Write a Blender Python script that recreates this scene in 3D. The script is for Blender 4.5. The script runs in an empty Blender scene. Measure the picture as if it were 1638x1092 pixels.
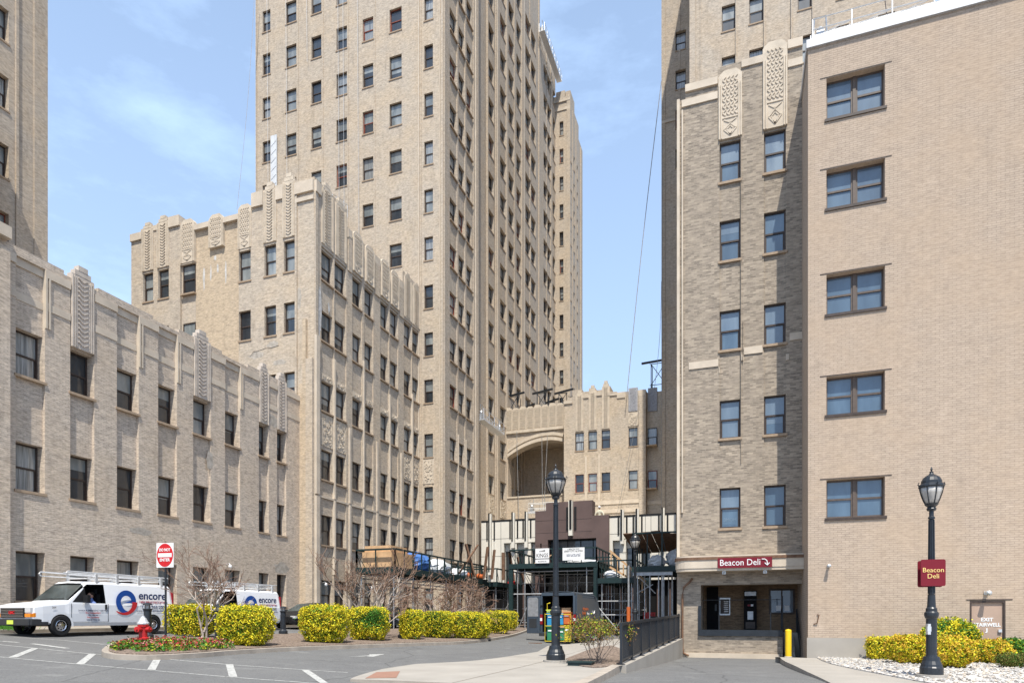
import bpy, bmesh, math, random
from mathutils import Vector, Matrix
R = random.Random(7)
C = bpy.context.scene.collection
S = bpy.context.scene
# ------------------------------------------------------------------ camera, sky, sun, exposure
F, CX, HY = 1039.0, 819.0, 985.0          # focal length and horizon in pixels of the 1638 px wide photograph
YAW = math.atan2(366.0, F); CO, SI = math.cos(YAW), math.sin(YAW)
EYE = 1.5
cam = bpy.data.cameras.new('camera'); camo = bpy.data.objects.new('camera', cam); C.objects.link(camo)
camo.location = (0, 0, EYE); camo.rotation_euler = (math.radians(90), 0, YAW)
cam.sensor_width = 36; cam.lens = 36*F/1638; cam.shift_y = (HY-546)/1638; cam.clip_end = 3000
S.camera = camo
w = bpy.data.worlds.new("World"); S.world = w; w.use_nodes = True
nt = w.node_tree; bgn = nt.nodes['Background']
sky = nt.nodes.new('ShaderNodeTexSky'); sky.sky_type = 'NISHITA'; sky.sun_disc = False
SUNV = Vector((.95, -2.5, 4.9)).normalized()
sky.sun_elevation = math.asin(SUNV.z); sky.sun_rotation = math.atan2(SUNV.x, SUNV.y)
sky.air_density = 1.0; sky.dust_density = 1.2; sky.ozone_density = 2.2
# thin high cloud mixed into the sky colour
tc = nt.nodes.new('ShaderNodeTexCoord'); mp = nt.nodes.new('ShaderNodeMapping'); mp.inputs['Scale'].default_value = (1.2, 1.2, 3.5)
nz = nt.nodes.new('ShaderNodeTexNoise'); nz.inputs['Scale'].default_value = 2.2; nz.inputs['Detail'].default_value = 7; nz.inputs['Roughness'].default_value = .62
rp = nt.nodes.new('ShaderNodeValToRGB'); rp.color_ramp.elements[0].position = .52; rp.color_ramp.elements[0].color = (.04, .04, .04, 1)
rp.color_ramp.elements[1].position = .85; rp.color_ramp.elements[1].color = (.5, .5, .5, 1)
mx = nt.nodes.new('ShaderNodeMix'); mx.data_type = 'RGBA'
nt.links.new(tc.outputs['Generated'], mp.inputs[0]); nt.links.new(mp.outputs[0], nz.inputs['Vector']); nt.links.new(nz.outputs['Fac'], rp.inputs[0])
sp = nt.nodes.new('ShaderNodeSeparateXYZ'); nt.links.new(tc.outputs['Generated'], sp.inputs[0])
hz_ = nt.nodes.new('ShaderNodeMapRange'); hz_.inputs[1].default_value = .85; hz_.inputs[2].default_value = .05; hz_.inputs[3].default_value = .24; hz_.inputs[4].default_value = .66
nt.links.new(sp.outputs[2], hz_.inputs[0]); ad_ = nt.nodes.new('ShaderNodeMath'); ad_.operation = 'ADD'; ad_.use_clamp = True
nt.links.new(hz_.outputs[0], ad_.inputs[0]); nt.links.new(rp.outputs[0], ad_.inputs[1]); nt.links.new(ad_.outputs[0], mx.inputs[0]); nt.links.new(sky.outputs[0], mx.inputs[6]); mx.inputs[7].default_value = (6.0, 8.3, 12.0, 1)
nt.links.new(mx.outputs[2], bgn.inputs[0]); bgn.inputs[1].default_value = .10
sl = bpy.data.lights.new('sun', 'SUN'); sl.energy = 4.3; sl.angle = math.radians(.5); sl.color = (1, .945, .845)
so = bpy.data.objects.new('sun', sl); C.objects.link(so); so.location = (20, -50, 100)
so.rotation_euler = SUNV.to_track_quat('Z', 'Y').to_euler()
S.view_settings.view_transform = 'Standard'; S.view_settings.look = 'None'; S.view_settings.gamma = 1
S.view_settings.exposure = .54
# ------------------------------------------------------------------ measuring helpers
def fX(px, Y):
    t = (px-CX)/F; return Y*(CO*t-SI)/(CO+SI*t)
def fY(px, X):
    t = (px-CX)/F; return X*(CO+SI*t)/(CO*t-SI)
def dep(X, Y): return -SI*X+CO*Y
def fz(py, X, Y): return EYE+(HY-py)*dep(X, Y)/F
def P(px, d):
    r = (px-CX)/F*d; return CO*r-SI*d, SI*r+CO*d
def prj(X, Y, Z):
    d = dep(X, Y)
    if d < .5: return None
    return CX+F*(CO*X+SI*Y)/d, HY-F*(Z-EYE)/d
def sm(a, b, x):
    t = min(1, max(0, (x-a)/(b-a))); return t*t*(3-2*t)
def G(x, y):
    z = .05*max(0, min(26, -x-7))
    z += -.28*sm(14, 29, y)*sm(-3.14, -2.95, x)*(1-sm(40, 60, y))
    return z
def gp(px, py, off=0, zf=None):
    d = 20.
    for _ in range(60):
        x, y = P(px, d); z = (zf(x, y) if zf else G(x, y)+off)
        d = .5*d+.5*min(90, max(5, (EYE-z)*F/(py-HY)))
    return P(px, d)
# ------------------------------------------------------------------ materials
MATS = {}
def nn(m, t, **k):
    n = m.node_tree.nodes.new(t)
    for a, v in k.items(): setattr(n, a, v)
    return n
def base_mat(name, rough=.8, spec=.3, metal=0):
    m = bpy.data.materials.new(name); m.use_nodes = True; b = m.node_tree.nodes['Principled BSDF']
    b.inputs['Roughness'].default_value = rough; b.inputs['Specular IOR Level'].default_value = spec; b.inputs['Metallic'].default_value = metal
    MATS[name] = m; return m, b
def noise(m, vec, scale, detail=4, rough=.55):
    n = nn(m, 'ShaderNodeTexNoise'); n.inputs['Scale'].default_value = scale; n.inputs['Detail'].default_value = detail; n.inputs['Roughness'].default_value = rough
    m.node_tree.links.new(vec, n.inputs['Vector']); return n.outputs['Fac']
def ramp(m, fac, stops):
    r = nn(m, 'ShaderNodeValToRGB'); e = r.color_ramp.elements
    while len(e) < len(stops): e.new(.5)
    for i, (p, c) in enumerate(stops): e[i].position = p; e[i].color = (c[0], c[1], c[2], 1)
    m.node_tree.links.new(fac, r.inputs[0]); return r.outputs[0]
def mixc(m, fac, a, b, mode='MIX'):
    x = nn(m, 'ShaderNodeMix', data_type='RGBA', blend_type=mode)
    for s, v in ((0, fac), (6, a), (7, b)):
        if isinstance(v, (int, float)): x.inputs[s].default_value = v
        elif isinstance(v, tuple): x.inputs[s].default_value = (v[0], v[1], v[2], 1)
        else: m.node_tree.links.new(v, x.inputs[s])
    return x.outputs[2]
def bump(m, b, h, strength=.3, dist=.01):
    n = nn(m, 'ShaderNodeBump'); n.inputs['Strength'].default_value = strength; n.inputs['Distance'].default_value = dist
    m.node_tree.links.new(h, n.inputs['Height']); m.node_tree.links.new(n.outputs[0], b.inputs['Normal'])
def plain(name, col, rough=.7, spec=.3, metal=0, var=.12, scale=6, bmp=0):
    m, b = base_mat(name, rough, spec, metal)
    t = nn(m, 'ShaderNodeTexCoord')
    f = noise(m, t.outputs['Object'], scale, 5)
    lo = tuple(c*(1-var) for c in col); hi = tuple(min(1, c*(1+var)) for c in col)
    m.node_tree.links.new(ramp(m, f, [(.3, lo), (.7, hi)]), b.inputs['Base Color'])
    if bmp: bump(m, b, f, bmp, .01)
    return m
def brick(name, c1, c2, mortar, patch, patchamt=.5, bw=.21, bh=.07, ms=.010, stain=.35, dark=(.11, .09, .075), var=.45, mot=.8):
    m, b = base_mat(name, .9, .15)
    L = m.node_tree.links
    uv = nn(m, 'ShaderNodeTexCoord').outputs['UV']
    bt = nn(m, 'ShaderNodeTexBrick'); L.new(uv, bt.inputs['Vector'])
    bt.inputs['Scale'].default_value = 1; bt.inputs['Brick Width'].default_value = bw; bt.inputs['Row Height'].default_value = bh
    bt.inputs['Mortar Size'].default_value = ms; bt.inputs['Mortar Smooth'].default_value = .3; bt.inputs['Bias'].default_value = 0
    bt.inputs['Color1'].default_value = (*c1, 1); bt.inputs['Color2'].default_value = (*c2, 1); bt.inputs['Mortar'].default_value = (*mortar, 1)
    big = noise(m, uv, .35, 6, .6)
    c = mixc(m, ramp(m, big, [(.42, (0, 0, 0)), (.62, (patchamt,)*3)]), bt.outputs['Color'], patch)
    # every brick a little different: noise stretched along the courses
    mp = nn(m, 'ShaderNodeMapping'); mp.inputs['Scale'].default_value = (4.2, 13, 1); L.new(uv, mp.inputs[0])
    f = noise(m, mp.outputs[0], 1.0, 2, .7)
    c = mixc(m, var, c, ramp(m, f, [(.33, tuple(x*.5 for x in c1)), (.5, tuple(x*.95 for x in c1)), (.68, tuple(min(1, x*1.3) for x in c1))]))
    mpm = nn(m, 'ShaderNodeMapping'); mpm.inputs['Scale'].default_value = (1, 2.2, 1); L.new(uv, mpm.inputs[0])
    md = noise(m, mpm.outputs[0], 1.7, 9, .78)
    c = mixc(m, mot, c, ramp(m, md, [(.34, (.66, .66, .68)), (.5, (.95, .95, .95)), (.68, (1.16, 1.15, 1.12))]), 'MULTIPLY')
    # rain streaks and soot
    mp2 = nn(m, 'ShaderNodeMapping'); mp2.inputs['Scale'].default_value = (1.1, .16, 1); L.new(uv, mp2.inputs[0])
    st = noise(m, mp2.outputs[0], 1.6, 7, .65)
    c = mixc(m, ramp(m, st, [(.55, (0, 0, 0)), (.78, (stain,)*3)]), c, dark)
    mp3 = nn(m, 'ShaderNodeMapping'); mp3.inputs['Scale'].default_value = (.9, .5, 1); mp3.inputs['Location'].default_value = (7, 3, 0); L.new(uv, mp3.inputs[0])
    wh = noise(m, mp3.outputs[0], .9, 8, .7)
    c = mixc(m, ramp(m, wh, [(.62, (0, 0, 0)), (.72, (.3,)*3)]), c, tuple(min(1, x*1.35) for x in c1))
    L.new(c, b.inputs['Base Color'])
    bump(m, b, bt.outputs['Fac'], -.35, .008)
    return m
brick('brick_grey', (.64, .545, .445), (.46, .39, .32), (.30, .25, .205), (.48, .37, .26), .6, bh=.075, bw=.24, ms=.012)
brick('brick_tan', (.52, .445, .36), (.43, .37, .30), (.33, .28, .22), (.46, .35, .235), .75, stain=.45)
brick('brick_pale', (.54, .465, .375), (.46, .39, .315), (.36, .30, .235), (.52, .40, .27), .75, stain=.35)
brick('brick_yellow', (.55, .445, .325), (.49, .39, .28), (.40, .32, .235), (.56, .44, .30), .5, stain=.15)
brick('brick_shaded', (.27, .185, .115), (.20, .135, .085), (.13, .09, .06), (.22, .15, .10), .5, bh=.075, bw=.24, ms=.012)  # alcove brick, its recess shade put into the darker colour
brick('brick_mix', (.44, .365, .285), (.15, .125, .10), (.33, .285, .23), (.31, .26, .205), .4, bh=.075, bw=.24, ms=.012, stain=.2, var=.2)
brick('brick_smooth', (.475, .38, .295), (.435, .345, .265), (.30, .235, .185), (.44, .33, .235), .6, bw=.26, bh=.078, ms=.012, stain=.16, var=.22, mot=.32)
plain('stone', (.55, .47, .375), .85, .2, var=.14, scale=1.4, bmp=.3)
plain('stone_cream', (.56, .48, .38), .85, .2, var=.14, scale=2.2, bmp=.3)
plain('stone_pale', (.52, .455, .39), .85, .2, var=.16, scale=2.2, bmp=.3)
plain('stone_grey', (.36, .36, .38), .8, .2, var=.3, scale=9)
plain('sill', (.36, .27, .19), .8, .2)
plain('concrete', (.34, .315, .28), .9, .15, var=.1, scale=.9, bmp=.2)
plain('kerb', (.36, .315, .265), .9, .15, var=.16, scale=2.5, bmp=.3)
plain('frame', (.055, .038, .030), .5, .4, var=.3)
plain('frame_brown', (.10, .075, .06), .5, .4, var=.2)
plain('frame_red', (.20, .055, .035), .6, .3, var=.3)
plain('dark_metal', (.018, .022, .028), .38, .5, var=.2)
plain('galv', (.42, .43, .44), .45, .5, .6, var=.2)
plain('alu', (.66, .67, .68), .4, .5, .5, var=.1)
plain('coping_metal', (.46, .47, .49), .5, .4, .2, var=.08)
plain('white_paint', (.74, .75, .77), .28, .5, var=.02)
plain('white_panel', (.70, .66, .58), .7, .3, var=.05, scale=.8)
plain('brown_panel', (.125, .085, .078), .7, .3, var=.12, scale=.8)
plain('black_trim', (.012, .012, .013), .6, .3)
plain('rubber', (.02, .02, .021), .85, .2)
plain('bumper', (.035, .037, .04), .6, .3)
plain('chrome', (.6, .6, .62), .2, .5, .9, var=.05)
plain('navy_paint', (.05, .068, .09), .3, .5, var=.08)
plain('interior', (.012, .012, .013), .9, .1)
plain('red_paint', (.45, .02, .02), .45, .4, var=.15)
plain('maroon', (.17, .010, .020), .5, .3, var=.04)
plain('sign_red', (.55, .015, .02), .4, .4, var=.04)
plain('yellow_paint', (.85, .55, .02), .5, .3, var=.05)
m, b = base_mat('white_mark', .85, .2)
t = nn(m, 'ShaderNodeTexCoord').outputs['Object']
m.node_tree.links.new(mixc(m, ramp(m, noise(m, t, 9, 8, .75), [(.50, (0, 0, 0)), (.62, (.9,)*3)]), (.44, .44, .42), (.18, .18, .175)), b.inputs['Base Color'])
plain('letter_white', (.8, .8, .8), .6, .2, var=.01)
plain('letter_cream', (.80, .58, .22), .6, .2, var=.01)
plain('logo_blue', (.015, .075, .32), .4, .3, var=.02)
plain('logo_navy', (.02, .04, .12), .4, .3, var=.02)
plain('logo_red', (.55, .03, .035), .4, .3, var=.02)
plain('letter_black', (.03, .03, .03), .6, .2, var=.02)
plain('orange', (.50, .12, .03), .5, .3, var=.04)
plain('blue_plastic', (.03, .24, .45), .5, .3, var=.08)
plain('green_plastic', (.03, .20, .10), .5, .3, var=.08)
plain('yellow_plastic', (.60, .46, .03), .5, .3, var=.08)
plain('lime_plastic', (.62, .72, .10), .5, .3, var=.08)
plain('amber', (.75, .25, .02), .3, .5, var=.05)
plain('tail_red', (.25, .01, .015), .25, .5, var=.05)
plain('cardboard', (.55, .33, .18), .85, .2, var=.1)
plain('plywood', (.56, .36, .20), .85, .2, var=.15, scale=3)
plain('old_wood', (.17, .10, .065), .9, .2, var=.3, scale=4)
plain('green_steel', (.010, .028, .028), .5, .4, var=.2)
plain('tarp_blue', (.06, .16, .42), .5, .4, var=.2, scale=3)
plain('tarp_white', (.62, .64, .66), .5, .3, var=.1, scale=3)
plain('mulch', (.20, .155, .125), 1, .1, var=.65, scale=14, bmp=1.0)
plain('pink_pad', (.30, .17, .125), .9, .2, var=.1, scale=8)
plain('bark', (.27, .215, .175), .95, .1, var=.3, scale=12, bmp=.4)
plain('bark_pale', (.42, .36, .31), .95, .1, var=.25, scale=12, bmp=.4)
plain('twig', (.23, .15, .11), .95, .1, var=.25, scale=9)
plain('leaf_yellow', (.66, .56, .025), .65, .25, var=.3, scale=9)
plain('leaf_lime', (.34, .38, .02), .65, .25, var=.3, scale=9)
plain('leaf_gold', (.58, .36, .035), .65, .25, var=.25, scale=9)
plain('leaf_green', (.055, .17, .018), .65, .25, var=.35, scale=9)
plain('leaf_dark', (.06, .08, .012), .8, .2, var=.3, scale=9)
plain('leaf_olive', (.15, .14, .035), .7, .2, var=.35, scale=9)
plain('leaf_rust', (.24, .13, .05), .7, .2, var=.3, scale=9)
plain('flower_red', (.38, .035, .04), .6, .2, var=.25, scale=40)
plain('flower_pink', (.45, .22, .18), .6, .2, var=.25, scale=40)
plain('skin', (.48, .26, .18), .6, .3, var=.05)
plain('hair', (.02, .013, .01), .8, .2)
plain('cloth_blue', (.14, .20, .42), .9, .1)
plain('cloth_dark', (.03, .03, .04), .9, .1)
plain('hivis', (.55, .53, .42), .8, .1)
plain('door_tan', (.42, .30, .23), .6, .3, var=.06, scale=1.2)
plain('soil', (.2, .17, .14), .95, .1)
m, b = base_mat('gravel', .9, .2)
t = nn(m, 'ShaderNodeTexCoord'); v = nn(m, 'ShaderNodeTexVoronoi'); v.inputs['Scale'].default_value = 14; m.node_tree.links.new(t.outputs['Object'], v.inputs['Vector'])
m.node_tree.links.new(ramp(m, v.outputs['Color'], [(.1, (.25, .22, .2)), (.4, (.55, .52, .48)), (.9, (.72, .7, .67))]), b.inputs['Base Color']); bump(m, b, v.outputs['Distance'], .8, .03)
plain('pebble', (.36, .345, .325), .85, .2, var=.35, scale=5)
# asphalt
m, b = base_mat('asphalt', .9, .25)
t = nn(m, 'ShaderNodeTexCoord').outputs['Object']
f1 = noise(m, t, 26, 5, .85); f2 = noise(m, t, .5, 6, .6); f3 = noise(m, t, 3, 5, .6)
c = mixc(m, .5, ramp(m, f1, [(.36, (.07, .07, .07)), (.64, (.235, .235, .23))]), ramp(m, f2, [(.3, (.115, .115, .117)), (.7, (.165, .165, .162))]))
c = mixc(m, ramp(m, f3, [(.58, (0, 0, 0)), (.72, (.45,)*3)]), c, (.07, .07, .07)); c = mixc(m, ramp(m, noise(m, t, 1.1, 7, .7), [(.57, (0, 0, 0)), (.66, (.35,)*3)]), c, (.26, .26, .25))
vv = nn(m, 'ShaderNodeTexVoronoi', feature='DISTANCE_TO_EDGE'); vv.inputs['Scale'].default_value = .22
mpv = nn(m, 'ShaderNodeMapping'); m.node_tree.links.new(t, mpv.inputs[0])
nzv = nn(m, 'ShaderNodeTexNoise'); nzv.inputs['Scale'].default_value = 1.2; nzv.inputs['Detail'].default_value = 5; m.node_tree.links.new(t, nzv.inputs['Vector'])
m.node_tree.links.new(mixc(m, .25, mpv.outputs[0], nzv.outputs['Color']), vv.inputs['Vector'])
c = mixc(m, ramp(m, vv.outputs['Distance'], [(.0, (.55,)*3), (.006, (0, 0, 0))]), c, (.045, .045, .045))
m.node_tree.links.new(c, b.inputs['Base Color']); bump(m, b, f1, .35, .01)
# window glass: what shows behind it (dark room or a pulled blind), in glass_blue a painted sky reflection, under a clear reflecting coat
def glass(name, lo, hi, streak=0, ior=1.55):
    m, b = base_mat(name, .35, .5)
    oi = nn(m, 'ShaderNodeObjectInfo'); t = nn(m, 'ShaderNodeTexCoord')
    mp = nn(m, 'ShaderNodeMapping'); mp.inputs['Scale'].default_value = (1, 1, .25) if not streak else (1, 1, .05)
    ad = nn(m, 'ShaderNodeVectorMath', operation='ADD'); m.node_tree.links.new(t.outputs['Object'], ad.inputs[0])
    cb = nn(m, 'ShaderNodeCombineXYZ'); ml = nn(m, 'ShaderNodeMath', operation='MULTIPLY'); ml.inputs[1].default_value = 50
    m.node_tree.links.new(oi.outputs['Random'], ml.inputs[0]); m.node_tree.links.new(ml.outputs[0], cb.inputs[0]); m.node_tree.links.new(ml.outputs[0], cb.inputs[2])
    m.node_tree.links.new(cb.outputs[0], ad.inputs[1]); m.node_tree.links.new(ad.outputs[0], mp.inputs[0])
    f = noise(m, mp.outputs[0], 14 if streak else 1.6, 4)
    c1 = ramp(m, f, [(.35, lo), (.65, hi)])
    c2 = mixc(m, ramp(m, oi.outputs['Random'], [(0, (.0,)*3), (1, (.55,)*3)]), c1, tuple((a+b_)/3 for a, b_ in zip(lo, hi)))
    m.node_tree.links.new(c2, b.inputs['Base Color'])
    b.inputs['Coat Weight'].default_value = 1; b.inputs['Coat Roughness'].default_value = .02; b.inputs['Coat IOR'].default_value = ior
    n2 = noise(m, t.outputs['Object'], 1.3, 2); bp = nn(m, 'ShaderNodeBump'); bp.inputs['Strength'].default_value = .04; bp.inputs['Distance'].default_value = .05
    m.node_tree.links.new(n2, bp.inputs['Height']); m.node_tree.links.new(bp.outputs[0], b.inputs['Coat Normal'])
    return m
glass('glass_dark', (.010, .012, .015), (.04, .05, .06), ior=1.55)
glass('glass_blind', (.11, .13, .135), (.34, .36, .35), ior=1.6)
glass('glass_curtain', (.12, .13, .13), (.42, .43, .42), streak=1, ior=1.7)
glass('glass_blue', (.045, .085, .135), (.10, .165, .235), ior=1.6)  # blue-grey of the reflected sky put into the base colour
glass('glass_haze', (.09, .14, .20), (.19, .25, .31), ior=1.6)
glass('glass_car', (.02, .028, .03), (.09, .12, .12), ior=1.6)
glass('lamp_glass', (.35, .33, .30), (.5, .47, .43), streak=1, ior=1.5)
glass('headlight', (.5, .5, .5), (.75, .75, .75), ior=1.6)
# ------------------------------------------------------------------ mesh builder
class MB:
    def __init__(s): s.v = []; s.f = []; s.m = []
    def quad(s, a, b, c, d, m=0):
        i = len(s.v); s.v += [tuple(a), tuple(b), tuple(c), tuple(d)]; s.f.append((i, i+1, i+2, i+3)); s.m.append(m)
    def tri(s, a, b, c, m=0):
        i = len(s.v); s.v += [tuple(a), tuple(b), tuple(c)]; s.f.append((i, i+1, i+2)); s.m.append(m)
    def box(s, x0, x1, y0, y1, z0, z1, m=0, M=None):
        if x0 > x1: x0, x1 = x1, x0
        if y0 > y1: y0, y1 = y1, y0
        if z0 > z1: z0, z1 = z1, z0
        p = [Vector(q) for q in ((x0, y0, z0), (x1, y0, z0), (x1, y1, z0), (x0, y1, z0), (x0, y0, z1), (x1, y0, z1), (x1, y1, z1), (x0, y1, z1))]
        if M is not None: p = [M @ q for q in p]
        i = len(s.v); s.v += [tuple(q) for q in p]
        for f in ((0, 3, 2, 1), (4, 5, 6, 7), (0, 1, 5, 4), (1, 2, 6, 5), (2, 3, 7, 6), (3, 0, 4, 7)): s.f.append(tuple(i+k for k in f)); s.m.append(m)
        return s
    def bar(s, p, q, w=.05, h=None, m=0):
        p = Vector(p); q = Vector(q); d = q-p; L = d.length
        if L < 1e-5: return s
        h = h or w
        s.box(-w/2, w/2, -h/2, h/2, 0, L, m, Matrix.Translation(p) @ d.to_track_quat('Z', 'Y').to_matrix().to_4x4()); return s
    def tube(s, pts, r, n=6, m=0, cap=True):
        pts = [Vector(p) for p in pts]; rr = r if isinstance(r, (list, tuple)) else [r]*len(pts)
        rings = []
        for k, p in enumerate(pts):
            d = (pts[min(k+1, len(pts)-1)]-pts[max(k-1, 0)])
            if d.length < 1e-7: d = Vector((0, 0, 1))
            d.normalize(); a = d.cross(Vector((0, 0, 1)));
            if a.length < .05: a = d.cross(Vector((1, 0, 0)))
            a.normalize(); b_ = d.cross(a)
            i = len(s.v); rings.append(i)
            for j in range(n):
                t = 2*math.pi*j/n; s.v.append(tuple(p+(a*math.cos(t)+b_*math.sin(t))*rr[k]))
        for k in range(len(rings)-1):
            a, b_ = rings[k], rings[k+1]
            for j in range(n): s.f.append((a+j, b_+j, b_+(j+1) % n, a+(j+1) % n)); s.m.append(m)
        if cap and n > 2:
            s.f.append(tuple(rings[0]+j for j in range(n))); s.m.append(m); s.f.append(tuple(rings[-1]+j for j in reversed(range(n)))); s.m.append(m)
        return s
    def lathe(s, prof, n=16, c=(0, 0, 0), m=0, cap=True, ph=0):
        rings = []
        for r, z in prof:
            i = len(s.v); rings.append(i)
            for j in range(n):
                t = 2*math.pi*j/n+ph; s.v.append((c[0]+r*math.cos(t), c[1]+r*math.sin(t), c[2]+z))
        for k in range(len(rings)-1):
            a, b_ = rings[k], rings[k+1]
            for j in range(n): s.f.append((a+j, a+(j+1) % n, b_+(j+1) % n, b_+j)); s.m.append(m)
        if cap:
            s.f.append(tuple(rings[0]+j for j in reversed(range(n)))); s.m.append(m); s.f.append(tuple(rings[-1]+j for j in range(n))); s.m.append(m)
        return s
    def prism(s, pts, y0, y1, m=0):          # outline in x,z pushed from y0 to y1
        n = len(pts); i = len(s.v)
        s.v += [(x, y0, z) for x, z in pts]+[(x, y1, z) for x, z in pts]
        s.f.append(tuple(i+k for k in range(n))); s.m.append(m); s.f.append(tuple(i+n+k for k in reversed(range(n)))); s.m.append(m)
        for k in range(n): s.f.append((i+k, i+n+k, i+n+(k+1) % n, i+(k+1) % n)); s.m.append(m)
        return s
    def ell(s, c, r, n=12, k=8, m=0):
        pr = [(math.sin(math.pi*i/k), -math.cos(math.pi*i/k)) for i in range(k+1)]
        i0 = len(s.v)
        for a, z in pr:
            for j in range(n):
                t = 2*math.pi*j/n; s.v.append((c[0]+r[0]*a*math.cos(t), c[1]+r[1]*a*math.sin(t), c[2]+r[2]*z))
        for q in range(k):
            for j in range(n):
                a = i0+q*n; s.f.append((a+j, a+(j+1) % n, a+n+(j+1) % n, a+n+j)); s.m.append(m)
        return s
    def mesh(s, name, mats, smooth=False):
        me = bpy.data.meshes.new(name); me.from_pydata(s.v, [], s.f); me.validate(); me.update()
        for mt in mats: me.materials.append(MATS[mt])
        if len(me.polygons) == len(s.m): me.polygons.foreach_set('material_index', s.m)
        else:
            pass
        uvl = me.uv_layers.new(name='uv'); 
        co = [0.]*(len(me.vertices)*3); me.vertices.foreach_get('co', co)
        out = [0.]*(len(me.loops)*2)
        for p in me.polygons:
            n = p.normal; ax = 0 if abs(n.x) > abs(n.y) and abs(n.x) > abs(n.z) else (1 if abs(n.y) > abs(n.z) else 2)
            for li, vi in zip(p.loop_indices, p.vertices):
                x, y, z = co[3*vi:3*vi+3]
                out[2*li], out[2*li+1] = ((y, z) if ax == 0 else ((x, z) if ax == 1 else (x, y)))
        uvl.data.foreach_set('uv', out)
        if smooth: me.polygons.foreach_set('use_smooth', [True]*len(me.polygons))
        return me
    def build(s, name, mats, parent=None, loc=(0, 0, 0), rot=0, smooth=False):
        if isinstance(mats, str): mats = [mats]
        return link(name, s.mesh(name, mats, smooth), parent, loc, rot)
def link(name, me, parent=None, loc=(0, 0, 0), rot=0):
    o = bpy.data.objects.new(name, me); C.objects.link(o)
    o.location = loc; o.rotation_euler = (0, 0, rot)
    if parent: o.parent = parent
    return o
def tag(o, label=None, cat=None, group=None, kind=None):
    if label: o['label'] = label
    if cat: o['category'] = cat
    if group: o['group'] = group
    if kind: o['kind'] = kind
    return o
def empty(name, loc, rot=0, **k):
    o = link(name, None, None, loc, rot); o.empty_display_size = .2; return tag(o, **k)
def dup(o, parent=None, loc=None, rot=None, **k):
    def cp(s, par):
        c = s.copy(); C.objects.link(c); c.parent = par
        for ch in kids.get(s.name, []): cp(ch, c)
        return c
    kids = {}
    for x in bpy.data.objects:
        if x.parent: kids.setdefault(x.parent.name, []).append(x)
    c = cp(o, parent)
    if loc is not None: c.location = loc
    if rot is not None: c.rotation_euler = (0, 0, rot)
    return tag(c, **k)
_dg = []
def text_mesh(s, size, ext=.004, mat='letter_white', bold=0., align='CENTER', sx=1, sp=1, fit=0):
    cu = bpy.data.curves.new('letters', 'FONT'); cu.body = s; cu.size = size; cu.extrude = ext; cu.align_x = align; cu.align_y = 'CENTER'
    cu.offset = bold; cu.space_character = sp; cu.resolution_u = 3
    o = bpy.data.objects.new('letters', cu); C.objects.link(o)
    bpy.context.view_layer.update()
    me = bpy.data.meshes.new_from_object(o.evaluated_get(bpy.context.evaluated_depsgraph_get()))
    bpy.data.objects.remove(o)
    M = Matrix.Rotation(math.radians(90), 4, 'X') @ Matrix.Diagonal((sx, 1, 1, 1))
    me.transform(M)
    if fit:
        xs = [v.co.x for v in me.vertices]; k = fit/(max(xs)-min(xs)); me.transform(Matrix.Diagonal((k, 1, 1, 1)))
    me.materials.clear(); me.materials.append(MATS[mat]); return me
def text(name, s, size, parent, loc, rot=0, **k): return link(name, text_mesh(s, size, **k), parent, loc, rot)
# ------------------------------------------------------------------ ground
def sheet(name, pts, zf, mats, step=1.2, skirt=0, sm_=0, label=None):
    bm = bmesh.new(); vs = [bm.verts.new((x, y, 0)) for x, y in pts]
    f = bm.faces.new(vs); f.normal_update()
    if f.normal.z < 0: f.normal_flip()
    xs = [p[0] for p in pts]; ys = [p[1] for p in pts]
    def cuts(a, b): return [a+i*step for i in range(1, int((b-a)/step)+1)]
    for x in cuts(min(xs), max(xs))+[-7, -3.14, -2.95]:
        if min(xs) < x < max(xs): bmesh.ops.bisect_plane(bm, geom=bm.verts[:]+bm.edges[:]+bm.faces[:], plane_co=(x, 0, 0), plane_no=(1, 0, 0), dist=1e-5)
    for y in cuts(min(ys), max(ys)):
        bmesh.ops.bisect_plane(bm, geom=bm.verts[:]+bm.edges[:]+bm.faces[:], plane_co=(0, y, 0), plane_no=(0, 1, 0), dist=1e-5)
    if skirt:
        be = [e for e in bm.edges if e.is_boundary]
        r = bmesh.ops.extrude_edge_only(bm, edges=be)
        nv = [v for v in r['geom'] if isinstance(v, bmesh.types.BMVert)]
        for f in r['geom']:
            if isinstance(f, bmesh.types.BMFace): f.material_index = len(mats)-1
        for v in bm.verts: v.co.z = zf(v.co.x, v.co.y)
        for v in nv: v.co.z -= skirt
    else:
        for v in bm.verts: v.co.z = zf(v.co.x, v.co.y)
    bmesh.ops.recalc_face_normals(bm, faces=bm.faces[:])
    me = bpy.data.meshes.new(name); bm.to_mesh(me); bm.free()
    for mt in mats: me.materials.append(MATS[mt])
    o = link(name, me); o['kind'] = 'structure'
    if label: o['label'] = label
    return o
def smooth_path(pts, n=5, closed=False):
    out = []; N = len(pts)
    rng = range(N if closed else N-1)
    for i in rng:
        p0, p1, p2, p3 = [Vector(pts[(i+k) % N] if closed else pts[min(N-1, max(0, i+k))]) for k in (-1, 0, 1, 2)]
        for j in range(n):
            t = j/n; out.append(tuple(.5*((2*p1)+(-p0+p2)*t+(2*p0-5*p1+4*p2-p3)*t*t+(-p0+3*p1-3*p2+p3)*t**3)))
    if not closed: out.append(tuple(pts[-1]))
    return out
sheet('ground', [(-700, -300), (700, -300), (700, 900), (-700, 900)], lambda x, y: G(x, y)-.7, ['soil'], step=70)
sheet('road', [(-60, -12), (45, -12), (45, 95), (-60, 95)], lambda x, y: G(x, y), ['asphalt'], step=2.0)
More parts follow.
